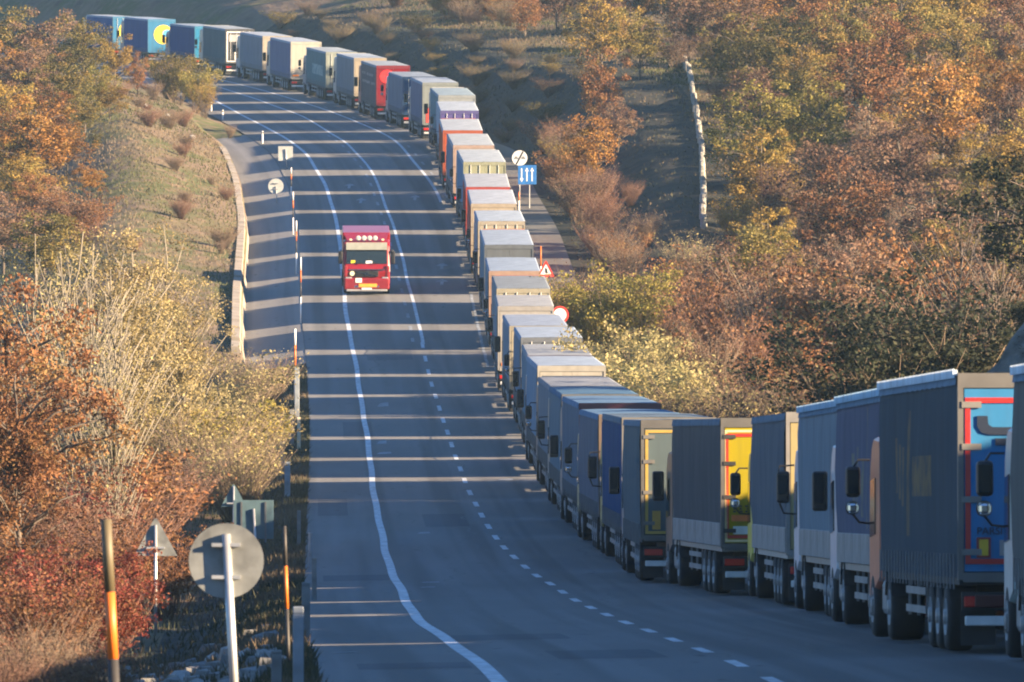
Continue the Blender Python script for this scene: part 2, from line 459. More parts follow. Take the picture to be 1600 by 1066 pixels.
def strip(name, fl, fr, d0, d1, mat, lift=0.0, step=3.0, parent=None, zf=None, ncol=1):
    ds = list(np.arange(d0, d1, step)) + [d1]
    mb = MB()
    for d in ds:
        for k in range(ncol + 1):
            x = fl(d) + (fr(d) - fl(d)) * k / ncol
            mb.v.append((x, d, (zf(x, d) if zf else zroad(x, d)) + lift))
    m = ncol + 1
    for i in range(len(ds) - 1):
        for k in range(ncol):
            a = i * m + k; mb.f.append((a, a + 1, a + 1 + m, a + m))
    me = mb.mesh(name); uv = me.uv_layers.new(name="road").data
    for lp in me.loops:
        c = mb.v[lp.vertex_index]; uv[lp.index].uv = (c[0] - xl(c[1]), c[1])
    return link(name, me, mat, parent, smooth=True)
road = structure(strip("road", xle, xre, 20, 1090, ASPH, ncol=6))
def dline(name, f, w, d0, d1, mat=PAINT): return strip(name, lambda d: f(d) - w / 2, lambda d: f(d) + w / 2, d0, d1, mat, .006, 2.0, road)
wob = lambda d: .018 * math.sin(d * .21) + .02 * math.sin(d * .09 + 1)
dline("edge_line", lambda d: xl(d) + wob(d), .22, 60, 1000)
dline("centre_line", lambda d: xc(d) + wob(d + 40), .17, 444, 900)
d = 446.0
while d < 640:                               # the broken line beside the solid one
    dline("lane_dash", lambda d: xc(d) - .46, .16, d, d + 3.2, PAINT_W); d += 9.0
d = 70.0
while d < 442:
    dline("lane_dash", lambda d: xc(d) + .5 * wob(d), .17, d, d + 4.4); d += 10.6
xr2 = lambda d: xq(d) - .55 - 1.2 * sm(560, 610, d)
dline("lane_line", xr2, .2, 556, 820)
d = 560.0
while d < 700:
    dline("lane_dash", lambda d: xr2(d) + .5, .16, d, d + 3, PAINT_W); d += 11
dline("edge_line", lambda d: xq(d) - .30 + .02 * math.sin(d), .14, 425, 480, PAINT_W)
def arrow(px, py, up=True):
    d = d_of_row(py); x = at(px, py, d).x
    pts = [(-.09, 0), (.09, 0), (.09, 2.6), (.36, 2.6), (0, 4.6), (-.36, 2.6), (-.09, 2.6)]
    mb = MB(); mb.add([(x + p[0], d + p[1], zroad(x + p[0], d + p[1]) + .007) for p in pts], [tuple(range(len(pts)))])
    link("lane_arrow", mb.mesh("lane_arrow"), PAINT_W, road)
for px, py in ((563, 315), (648, 312), (690, 445), (545, 292), (690, 420)): arrow(px, py)
# patches and old paint marks on the carriageway
for (px, py, w_, l_) in ((598, 632, .25, 3.5), (596, 690, .2, 3), (600, 706, .3, 2), (672, 905, .25, 1.2), (662, 830, .2, 1.6), (790, 750, .3, 1.4), (668, 912, .2, .9), (537, 1005, .22, .6)):
    d = d_of_row(py); x = at(px, py, d).x
    mb = MB(); mb.add([(x + a, d + b, zroad(x + a, d + b) + .008) for a, b in ((-w_, 0), (w_, .1), (w_ * .8, l_), (-w_ * .6, l_ * .8))], [(0, 1, 2, 3)])
    link("paint_mark", mb.mesh("paint_mark"), PAINT_W, road)

PATCH = asphalt("fresh bitumen patch", (.105, .113, .124), (.09, .097, .107)); TAR = plain("tar seal", (.035, .037, .042), .6)
for (px, py, w_, l_) in ((560, 900, .9, 7), (700, 820, .7, 12), (610, 560, 1.1, 9), (800, 990, 1.0, 6), (560, 680, .6, 14), (520, 800, .5, 16), (960, 1020, .8, 7), (650, 1030, .8, 4)):
    d = d_of_row(py); x = at(px, py, d).x
    strip("asphalt_patch", lambda q: x + (xl(q) - xl(d)) - w_, lambda q: x + (xl(q) - xl(d)) + w_, d, d + l_, PATCH, .003, 2.0, road)
for i in range(16):
    d = rnd.uniform(118, 430); x0 = rnd.uniform(.5, 7.5); ln = rnd.uniform(10, 30); ph = rnd.uniform(0, 6)
    fx = lambda q: xl(q) + x0 + .25 * math.sin(q * .35 + ph) + .12 * math.sin(q * 1.1 + ph)
    strip("tar_seam", lambda q: fx(q) - .035, lambda q: fx(q) + .035, d, d + ln, TAR, .0045, .8, road)
for i in range(12):
    d = 116 + i * 22 + rnd.uniform(-8, 8); w_ = rnd.uniform(.05, .10); x1 = rnd.uniform(.3, .8)
    mb = MB(); xa, xb = xle(d) + .1, xle(d) + .1 + 9.5 * x1
    for j in range(13):
        x = xa + (xb - xa) * j / 12; dd = d + .35 * math.sin(j * 1.3 + i) + rnd.uniform(-.1, .1)
        mb.v += [(x, dd, zroad(x, dd) + .0048), (x, dd + w_, zroad(x, dd + w_) + .0048)]
    mb.f = [(2 * j, 2 * j + 2, 2 * j + 3, 2 * j + 1) for j in range(12)]
    link("tar_seam", mb.mesh("tar_seam"), TAR, road)

# paved gutter and its retaining wall on the left
gz = lambda x, d: zroad(xle(d), d) - .02 - .15 * min(2.95, xle(d) - x)
structure(strip("paved_gutter", lambda d: xle(d) - 2.98, lambda d: xle(d) - .01, GUT0 + 3, GUT1 - 18, ASPH3, 0, 3, None, gz, 4))
wall_root = empty("retaining_wall", (xle(GUT0) - 3.1, GUT0, gz(xle(GUT0) - 3, GUT0)))
tag(wall_root, "low pale concrete retaining wall along the gutter at the foot of the grassy bank", "wall")
d = GUT0 + 4.0
while d < GUT1 - 56:
    L = 4.9; mb = MB()
    p0 = (xle(d) - 3.0, d, gz(xle(d) - 2.98, d)); p1 = (xle(d + L) - 3.0, d + L, gz(xle(d + L) - 2.98, d + L))
    h = 1.0 + rnd.uniform(-.08, .12) + .25 * sm(520, 440, d)
    o_ = wall_root.location
    vs = []
    for p in (p0, p1):
        for dx, dz in ((.06, -.1), (-.22, h), (-.62, h + .03), (-.62, -.1)):
            vs.append((p[0] + dx - o_[0], p[1] - o_[1], p[2] + dz - o_[2]))
    mb.add(vs, [(0, 1, 2, 3), (7, 6, 5, 4), (0, 4, 5, 1), (1, 5, 6, 2), (2, 6, 7, 3), (3, 7, 4, 0)])
    link("slab", mb.mesh("slab"), CONC, wall_root); d += 5.0
# lay-by on the right
structure(strip("lay_by", lambda d: xre(d) + .01, lambda d: xre(d) + 2.1 * sm(476, 492, d) * (1 - sm(606, 640, d)) + .05, 477, 638, ASPH2, -.012, 3, None, lambda x, d: zroad(xre(d), d) + .02 * (x - xre(d)), 2))
# ------------------------------------------------------------------ the queue of lorries
W2 = 1.25
def wheel(parent, x, y, r=.5, wd=.36, side=-1, name="wheel"):
    ty = cached(("tyre", r, wd), lambda: MB().lathe_x([(-wd / 2, r * .55), (-wd / 2, r * .9), (-wd / 2 + .05, r * .985), (-wd * .1, r), (wd * .1, r), (wd / 2 - .05, r * .985), (wd / 2, r * .9), (wd / 2, r * .55)], 18))
    rm = cached(("rim", r, wd), lambda: MB().lathe_x([(-wd / 2 + .04, r * .56), (-wd / 2 - .01, r * .54), (-wd / 2 + .08, r * .45), (-wd / 2 + .10, r * .26), (-wd / 2 - .03, r * .22), (-wd / 2 - .03, .001)], 14))
    o = link(name, ty, RUBBER, parent, (x, y, r), True)
    if side > 0: o.rotation_euler = (0, 0, math.pi)
    link("rim", rm, RIM, o, None, True)
    return o
def curtain_mb(L, z0, z1, seed, folds):
    r = random.Random(seed); mb = MB(); nx = 56; zs = [z0, z0 + .12, z0 + .5, (z0 + z1) / 2, z1 - .4, z1 - .05, z1]
    ph = r.uniform(0, 6)
    for i in range(nx + 1):
        y = L * i / nx
        for j, z in enumerate(zs):
            k = 1 - abs((z - z0) / (z1 - z0) * 2 - 1) ** 3
            dx = folds * (math.sin(y * 5.1 + ph) * .006 + math.sin(y * 1.7 + 2 * ph) * .016 + math.sin(y * .6 + z * 1.9 + ph) * .018) * (k + .15) + .025 * k
            mb.v.append((-W2 - dx, y, z))
    m = len(zs)
    for i in range(nx):
        for j in range(m - 1):
            a = i * m + j; mb.f.append((a, a + 1, a + m + 1, a + m))
    n = len(mb.v)                       # a back face gives the cloth its thickness
    mb.add([(-W2 + .03, 0, z0), (-W2 + .03, L, z0), (-W2 + .03, L, z1), (-W2 + .03, 0, z1)], [(0, 1, 2, 3)])
    return mb
def roof_mb(L, H, seed, sag):
    """roof cloth over bows, with a lip along every side"""
    r = random.Random(seed); mb = MB(); ny = 32; xs = [-1.0, -.985, -.93, -.5, 0, .5, .93, .985, 1.0]
    for i in range(ny + 1):
        y = L * i / ny
        for x in xs:
            e = 1 - abs(x) ** 4
            z = H - .05 + e * (.03 - sag * abs(math.sin(y * math.pi / 1.7)) * (.6 + .4 * math.sin(y * .9 + seed)))
            if abs(x) == 1.0: z = H - .20 + .012 * math.sin(y * 7)
            mb.v.append((x * (W2 + .035), y, z))
    m = len(xs)
    for i in range(ny):
        for j in range(m - 1):
            a = i * m + j; mb.f.append((a, a + 1, a + m + 1, a + m))
    return mb
def mirror(parent, x, y, z, side, style, cab_mat=None):
    s = side
    def mk():
        mb = MB()
        if style == 0:
            mb.bbox(min(s * .06, s * .34), max(s * .06, s * .34), -.08, .08, -.42, .30, .05)
        elif style == 1:
            mb.bbox(min(s * .16, s * .40), max(s * .16, s * .40), -.07, .07, -.18, .32, .06)
            mb.bbox(min(s * .18, s * .40), max(s * .18, s * .40), -.07, .07, -.46, -.24, .08)
            mb.tube([(0, .05, .42), (s * .2, .02, .42), (s * .28, 0, .3)], [.02] * 3, 6); mb.tube([(0, .05, -.6), (s * .18, .02, -.58), (s * .29, 0, -.44)], [.02] * 3, 6)
        else:
            mb.bbox(min(s * .10, s * .36), max(s * .10, s * .36), -.07, .07, -.30, .34, .05)
            mb.tube([(0, .05, .46), (s * .30, .02, .44), (s * .33, 0, .32)], [.022] * 3, 6); mb.tube([(0, .05, -.52), (s * .22, .02, -.50), (s * .30, 0, -.30)], [.022] * 3, 6)
        return mb
    o = link("mirror", cached(("mirror", style, s), mk), BLACK, parent, (x, y, z))
    def gl():
        a, b = (s * .09, s * .31) if style == 0 else ((s * .19, s * .37) if style == 1 else (s * .13, s * .33))
        return MB().box(min(a, b), max(a, b), -.092, -.08, -.12 if style else -.30, .26)
    link("mirror_glass", cached(("mirror_glass", style, s), gl), GLASS, o)
    if style == 1:
        link("mirror_glass", cached(("mirror_glass_low", s), lambda: MB().bbox(min(s * .20, s * .38), max(s * .20, s * .38), -.10, -.06, -.44, -.26, .05)), CHROME, o)
    return o
def cab(root, y0, c, Hc, style, name="cab"):
    """tractor cab whose back wall stands at y0, front towards +y"""
    m = plain("cab paint %.2f %.2f %.2f" % c, c, .35, 0, .12)
    def body():
        prof = [(0, .95), (1.75, .60), (2.02, .62), (2.06, 1.5), (1.86, 2.75), (1.55, Hc - .14), (1.2, Hc), (.15, Hc - .04), (0, Hc - .2)]
        mb = MB(); n = len(prof)
        rows = []
        for x, ins in ((-1.24, .07), (-1.17, 0), (1.17, 0), (1.24, .07)):
            cy, cz = .95, (Hc + .7) / 2
            rows.append([(x, cy + (p[0] - cy) * (1 - ins * .5), cz + (p[1] - cz) * (1 - ins * .5)) for p in prof])
        for r_ in rows: mb.v += r_
        for a in range(3):
            for i in range(n): mb.f.append((a * n + i, (a + 1) * n + i, (a + 1) * n + (i + 1) % n, a * n + (i + 1) % n))
        mb.f.append(tuple(range(n - 1, -1, -1))); mb.f.append(tuple(3 * n + i for i in range(n)))
        return mb
    b = link(name, cached(("cab", Hc), body), m, root, (0, y0, 0))
    link("windscreen", cached(("windscreen", Hc), lambda: MB().add([(-1.06, 2.05, 1.62), (1.06, 2.05, 1.62), (1.02, 1.875, 2.74), (-1.02, 1.875, 2.74), (-1.06, 2.085, 1.62), (1.06, 2.085, 1.62), (1.02, 1.91, 2.74), (-1.02, 1.91, 2.74)],
         [(4, 5, 6, 7), (0, 3, 2, 1), (0, 1, 5, 4), (2, 3, 7, 6), (1, 2, 6, 5), (3, 0, 4, 7)])), GLASS, b)
    for s in (-1, 1):
        link("side_window", cached(("side_window", s), lambda: MB().prism([(.75, 1.65), (1.75, 1.60), (1.62, 2.5), (.75, 2.55)], s * 1.25 - .012, s * 1.25 + .012)), GLASS, b)
        link("door_step", cached(("door_step", s), lambda: MB().box(s * 1.2 - .06, s * 1.2 + .06, 1.1, 1.75, .35, .62)), DARK, b)
        link("headlamp", cached(("headlamp", s), lambda: MB().bbox(s * .95 - .2, s * .95 + .2, 2.0, 2.1, .72, .96, .03)), CHROME, b)
        mirror(b, s * 1.24, 1.85, 2.42, s, style)
    link("front_bumper", cached("front_bumper", lambda: MB().bbox(-1.22, 1.22, 1.75, 2.14, .32, .62, .06)), m, b)
    link("grille", cached("grille", lambda: MB().box(-.72, .72, 2.03, 2.09, .98, 1.45)), BLACK, b)
    link("roof_spoiler", cached(("roof_spoiler", Hc), lambda: MB().prism([(.1, Hc - .06), (1.1, Hc - .02), (.55, Hc + .28), (.12, Hc + .34)], -1.1, 1.1)), m, b)
    return b
def lorry(k, P, head, pitch, sp):
    L = sp.get('L', 13.8 if k >= 31 else 12.3); H = sp.get('H', 4.0 + ([-.12, 0, .05, -.2, .02, -.06, .08][k % 7] if k < 33 else 0)); side = sp['side']; roof = sp['roof']; rear = sp['rear']; cabc = sp['cab']
    near = k >= 24
    R = Matrix.Rotation(head, 4, 'Z') @ Matrix.Rotation(pitch, 4, 'X')
    root = empty("cargo_truck", P, R.to_euler())
    tag(root, sp['desc'] + ", " + (nth(40 - k) + " in the queue" if k < 39 else "nearest in the queue, cut by the right frame edge"), "truck", "trucks waiting in the queue")
    boards = sp.get('boards', False)
    z0 = 1.62 if boards else 1.08
    kk = .72 if k < 31 else .62
    gy = sum(side) / 3; cc = tuple(max(.006, kk * (gy + 1.15 * (q - gy)) * w_) for q, w_ in zip(side, (.88, 1, 1.12))); cm = tarp(cc)
    if 'print' in sp: cm = printed(cc, [(L * (1 - q[1]), L * (1 - q[0]), q[2], q[3]) for q in sp['print'][0]], sp['print'][1])
    rm = tarp(tuple((.46 if k < 29 else .38) * q * w_ for q, w_ in zip(roof, (.86, .97, 1.12)))); dm = sp.get('rmat') or tarp(tuple((.42 if k < 33 else .46) * q for q in rear), rough=.6)
    fm = plain("body frame %.2f %d" % (sp.get('frame', .5), k < 33), tuple((.6 if k < 33 else .42) * sp.get('frame', .5) * q for q in (1, .96, .88)), .5)
    ff = tuple(.38 * q for q in rear) if k < 32 else tuple((.10 if k == 34 else .30 * sp.get('frame', .5)) * q for q in (1, .96, .88))
    frm = plain("rear frame %.2f %.2f %.2f" % ff, ff, .5)
    me = cached(("curtain", L, z0, H, k % 4), lambda: curtain_mb(L, z0, H - .08, k % 4, 1.0))
    c1 = link("side_curtain", me, cm, root, None, True)
    c2 = link("side_curtain", me, cm, root, (0, L, 0), True); c2.rotation_euler = (0, 0, math.pi)
    trim = sp.get('trim')
    ro = link("roof", cached(("roof", L, H, k % 5), lambda: roof_mb(L, H, k % 5, sp.get('sag', .02))), rm, root, None, True)
    if trim is not None:
        def tr():
            mb = MB(); n = int(L / .16)
            for s in (-1, 1):
                mb.box(s * 1.275 - .02, s * 1.275 + .02, 0, L, H - .06, H + .015)
                for i in range(n): mb.box(s * 1.31 - .012, s * 1.31 + .012, i * .16, i * .16 + .09, H - .10, H + .03)
            return mb
        stuff(link("roof_trim", cached(("roof_trim", L, H), tr), tarp(trim), ro))
    link("front_wall", cached(("front_wall", L, H), lambda: MB().box(-W2, W2, L - .03, L + .05, 1.1, H - .06)), fm, root)
    def fr():
        mb = MB()
        for s in (-1, 1): mb.box(s * 1.215 - .04, s * 1.215 + .04, -.05, .06, 1.05, H - .03)
        mb.box(-1.175, 1.175, -.05, .06, H - .24, H - .03); mb.box(-1.175, 1.175, -.06, .06, 1.02, 1.16)
        return mb
    link("rear_frame", cached(("rear_frame", H), fr), frm, root)
    for s in (-1, 1):
        dmat = dm
        do = link("rear_door", cached(("rear_door", H, s), lambda: MB().bbox(min(s * .006, s * 1.165), max(s * .006, s * 1.165), -.03, .02, 1.17, H - .25, .008)), dmat, root)
        if sp.get('rods', k % 3 == 1):
            for xx in (.30, .82):
                link("lock_rod", cached(("lock_rod", H, s, xx), lambda: MB().tube([(s * xx, -.06, 1.12), (s * xx, -.06, H - .2)], [.017, .017], 6)), STEEL, do)
        if k in (33, 34, 38):
            for zz in (1.45, 2.2, 2.95, 3.55):
                link("hinge", cached(("hinge", s, zz), lambda: MB().box(min(s * .92, s * 1.2), max(s * .92, s * 1.2), -.065, -.045, zz - .045, zz + .045)), DARK if k == 34 else fm, do)
            link("door_handle", cached(("door_handle", s), lambda: MB().box(s * .3 - .02, s * .3 + .22, -.09, -.07, 1.52, 1.56)), STEEL, do)
    link("floor_frame", cached(("floor_frame", L), lambda: MB().box(-W2 + .02, W2 - .02, .02, L, .98, 1.09)), fm if boards else DARK, root)
    if boards:
        n = 6
        for s in (-1, 1):
            for i in range(n):
                y = .06 + i * (L - .1) / n
                link("side_board", cached(("side_board", L, s), lambda: MB().bbox(s * 1.255 - .02, s * 1.255 + .02, 0, (L - .1) / n - .07, 1.1, 1.62, .012)), ALU, root, (0, y, 0))
    else:
        def st():
            mb = MB(); n = int(L / .55)
            for s in (-1, 1):
                for i in range(n):
                    y = .3 + i * .55; mb.box(s * 1.285 - .008, s * 1.285 + .008, y, y + .06, .92, 1.42)
            return mb
        stuff(link("strap", cached(("strap", L), st), plain("strap webbing", (.16, .17, .18), .7), root))
    def ch():
        mb = MB()
        for s in (-1, 1): mb.box(s * .42 - .07, s * .42 + .07, .1, L + .2, .72, .98)
        for i in range(9): mb.box(-.36, .36, .3 + i * L / 9.2, .42 + i * L / 9.2, .76, .94)
        return mb
    link("chassis", cached(("chassis", L), ch), DARK, root)
    for y in (2.3, 3.6, 4.9):
        for s in (-1, 1):
            wheel(root, s * 1.04, y, .50, .38, s)
            if near: link("mudguard", cached("mudguard", lambda: MB().add([(x, .62 * math.cos(a), .5 + .6 * math.sin(a)) for x in (-.2, .2) for a in [math.pi * (.12 + .76 * i / 8) for i in range(9)]] ,
                     [(i, i + 1, i + 10, i + 9) for i in range(8)])), DARK, root, (s * 1.02, y, .05))
    def sg():
        mb = MB()
        for s in (-1, 1):
            for z in (.5, .78): mb.box(s * 1.2 - .02, s * 1.2 + .02, 5.9, 9.4, z, z + .11)
            for y in (6.0, 7.6, 9.2): mb.box(s * 1.17 - .02, s * 1.17 + .02, y, y + .08, .45, 1.0)
        return mb
    link("side_guard", cached("side_guard", sg), ALU, root)["kind"] = "stuff"
    link("tool_box", cached("tool_box", lambda: MB().bbox(-1.18, -.7, 5.5, 5.85, .48, .95, .03)), DARK, root)
    link("rear_bumper", cached("rear_bumper", lambda: MB().bbox(-1.15, 1.15, -.02, .10, .40, .54, .02)), plain("bumper paint", (.62, .62, .60), .5), root)
    link("lamp_bar", cached("lamp_bar", lambda: MB().box(-1.2, 1.2, -.02, .06, .62, .88)), DARK, root)
    for s in (-1, 1):
        link("tail_lamp", cached(("tail_lamp", s), lambda: MB().bbox(s * .95 - .22, s * .95 + .22, -.06, -.02, .67, .82, .015)), LAMP, root)
        link("mud_flap", cached(("mud_flap", s), lambda: MB().box(s * .95 - .25, s * .95 + .25, .16, .18, .12, .62)), plain("mud flap", (.03, .03, .03), .8), root)
    link("number_plate", cached("number_plate", lambda: MB().box(-.26, .26, -.05, -.022, .68, .80)), WHITE, root)
    if sp.get('markers'):
        for s in (-1, 1):
            link("hazard_board", cached(("hazard_board", s), lambda: MB().box(s * .85 - .25, s * .85 + .25, -.055, -.035, 1.25, 1.39)), AMBER, root)
    # tractor
    Hc = sp.get('Hc', H - [.36, .42, .38, .75][k % 4] if k < 31 else 3.2); yc = L + .42
    cab(root, yc, tuple((.50 if k < 31 else .8) * q for q in cabc), Hc, sp.get('mir', k % 3))
    def tch():
        mb = MB()
        for s in (-1, 1): mb.box(s * .4 - .06, s * .4 + .06, L - 3.2, L + 2.2, .66, .90)
        mb.box(-.5, .5, L - 2.0, L - 1.0, .90, .98)
        return mb
    link("tractor_frame", cached(("tractor_frame", L), tch), DARK, root)
    for s in (-1, 1):
        wheel(root, s * .98, L - 1.5, .52, .52, s); wheel(root, s * 1.08, L + 1.75, .52, .33, s)
        link("fuel_tank", cached(("fuel_tank", s), lambda: MB().bbox(s * .95 - .26, s * .95 + .26, 0, 1.0, .38, .95, .1)), ALU, root, (0, L - .65, 0))
        link("rear_fender", cached(("rear_fender", s), lambda: MB().add([(s * .98 + x, .66 * math.cos(a), .5 + .62 * math.sin(a)) for x in (-.28, .28) for a in [math.pi * (.08 + .84 * i / 8) for i in range(9)]],
                     [(i, i + 1, i + 10, i + 9) for i in range(8)])), DARK, root, (0, L - 1.5, .05))
    if 'rear_fn' in sp: sp['rear_fn'](root, H)
    return root
def text_mesh(s, size, depth=.004):
    cu = bpy.data.curves.new("text", 'FONT'); cu.body = s; cu.size = size; cu.extrude = depth
    o = bpy.data.objects.new("text", cu); col.objects.link(o)
    dg = bpy.context.evaluated_depsgraph_get()
    me = bpy.data.meshes.new_from_object(o.evaluated_get(dg)); bpy.data.objects.remove(o); return me
def lettering(root, s, x, z, size, mat, y=-.05):
    o = link("lettering", text_mesh(s, size), mat, root, (x, y, z)); o.rotation_euler = (math.pi / 2, 0, 0); return o
def panel(root, name, x0, x1, z0, z1, mat, y0=-.05, y1=-.032):
    return link(name, MB().box(x0, x1, y0, y1, z0, z1).mesh(name), mat, root)
def border(root, x0, x1, z0, z1, wd, mat, y=-.045):
    for nm, a in (("border_strip", (x0, x0 + wd, z0, z1)), ("border_strip", (x1 - wd, x1, z0, z1)), ("border_strip", (x0 + wd, x1 - wd, z1 - wd, z1)), ("border_strip", (x0 + wd, x1 - wd, z0, z0 + wd))):
        panel(root, nm, *a, mat, y - .004, y + .014)
def rear_blue(root, H):
    border(root, -1.15, 1.15, 1.28, H - .38, .075, RED)
    K = plain("black print", (.012, .02, .04), .5)
    # hooked emblem whose right part is hidden by the next lorry
    hook = [(-.98, 3.39), (-.83, 3.39), (-.82, 3.27), (-.76, 3.23), (.7, 3.23), (.7, 3.12), (-.80, 3.12), (-.92, 3.15), (-.98, 3.24)]
    link("emblem", MB().plate(hook, -.052, -.036).mesh("emblem"), K, root)
    panel(root, "emblem", -.72, .55, 2.97, 3.07, K, -.052, -.036)
    lettering(root, "PARSIV", -.99, 1.70, .15, K, -.042)
    r = panel(root, "reflector_frame", -.99, -.79, 1.37, 1.66, plain("dark red", (.22, .03, .03), .5), -.056, -.034)
    panel(r, "reflector", -.955, -.825, 1.40, 1.63, plain("amber reflector", (.62, .40, .03), .4), -.062, -.054)
    panel(root, "plate_box", -.66, -.54, 1.40, 1.62, plain("dull plate", (.28, .26, .24), .6))
    link("tail_lamp", MB().bbox(-1.02, -.55, -.07, -.045, .66, .84, .02).mesh("tail_lamp"), plain("dark lamp", (.06, .01, .01), .3), root)
def rear_yellow(root, H):
    border(root, -1.15, 1.15, 1.28, H - .38, .07, RED)
    border(root, -1.16, 1.16, 1.20, H - .30, .05, plain("cream edge", (.70, .58, .30), .5))
    K = plain("black print", (.012, .02, .04), .5)
    r2 = random.Random(4)
    for row in range(3):
        for i in range(14):
            x = -.98 + i * .14 + r2.uniform(-.02, .02); z = 1.98 - row * .06
            panel(root, "lettering", x, x + r2.uniform(.05, .10), z, z + .035, K, -.046, -.034)
    panel(root, "warning_band", -1.02, 1.02, 1.66, 1.80, plain("orange red band", (.60, .16, .03), .5), -.048, -.034)
    panel(root, "number_plate", -.98, -.40, 1.37, 1.55, plain("pale plate", (.55, .60, .55), .5))
def rear_olive(root, H):
    border(root, -1.15, 1.15, 1.19, H - .28, .07, plain("ochre frame", (.42, .28, .06), .6))
    panel(root, "reflector", -.98, -.78, 1.3, 1.75, plain("ochre panel", (.48, .27, .05), .6))
    panel(root, "notice", -.60, -.30, 1.3, 1.5, plain("grey notice", (.45, .50, .50), .6))
    link("print_swirl", MB().plate([(-.35, 3.0), (-.28, 3.25), (-.1, 3.4), (.2, 3.3), (.25, 3.0), (0, 2.85), (-.25, 2.87)], -.044, -.032).mesh("print_swirl"), plain("faded print", (.34, .42, .38), .6), root)
def rear_moon(root, H):
    Y = plain("yellow disc print", (.80, .58, .04), .5); B = plain("pale blue print", (.08, .33, .62), .5)
    pts = [(.15 + .86 * math.cos(a), 2.65 + .86 * math.sin(a)) for a in [2 * math.pi * i / 28 for i in range(28)]]
    d = link("yellow_disc", MB().plate(pts, -.05, -.034).mesh("yellow_disc"), Y, root)
    pts = [(.50 + .42 * math.cos(a), 2.75 + .34 * math.sin(a)) for a in [2 * math.pi * i / 20 for i in range(20)]]
    link("disc_cutout", MB().plate(pts, -.056, -.050).mesh("disc_cutout"), B, d)
    panel(root, "print_figure", .15, .33, 1.85, 2.35, plain("dark figure", (.05, .06, .08), .6), -.058, -.05)
def rear_red_disc(root, H):
    pts = [(-.45 + .55 * math.cos(a), 3.2 + .5 * math.sin(a)) for a in [2 * math.pi * i / 24 for i in range(24)]]
    link("red_disc", MB().plate(pts, -.05, -.034).mesh("red_disc"), plain("bright red print", (.75, .03, .03), .4), root)
def rear_stripe(c, x0, x1, z0, z1, nm="rear_stripe"):
    def f(root, H): panel(root, nm, x0, x1, z0, z1, plain("stripe %.2f %.2f %.2f" % c, c, .5))
    return f
def rear_open(root, H):
    border(root, -1.14, 1.14, 1.18, H - .26, .09, WHITE)
    panel(root, "load_panel", -.95, .95, 2.9, 3.5, plain("grey load", (.30, .30, .30), .7)); panel(root, "white_box", -.45, 0.1, 1.3, 2.0, WHITE)
def rear_pink(root, H):
    panel(root, "pink_panel", -1.10, -.70, 1.2, H - .26, plain("magenta print", (.36, .09, .34), .5)); panel(root, "blue_panel", -.69, -.2, 1.2, H - .26, plain("violet print", (.13, .16, .45), .5))
    panel(root, "red_panel", -.86, -.69, 1.3, 2.2, plain("coral print", (.70, .12, .10), .5), -.055, -.05)
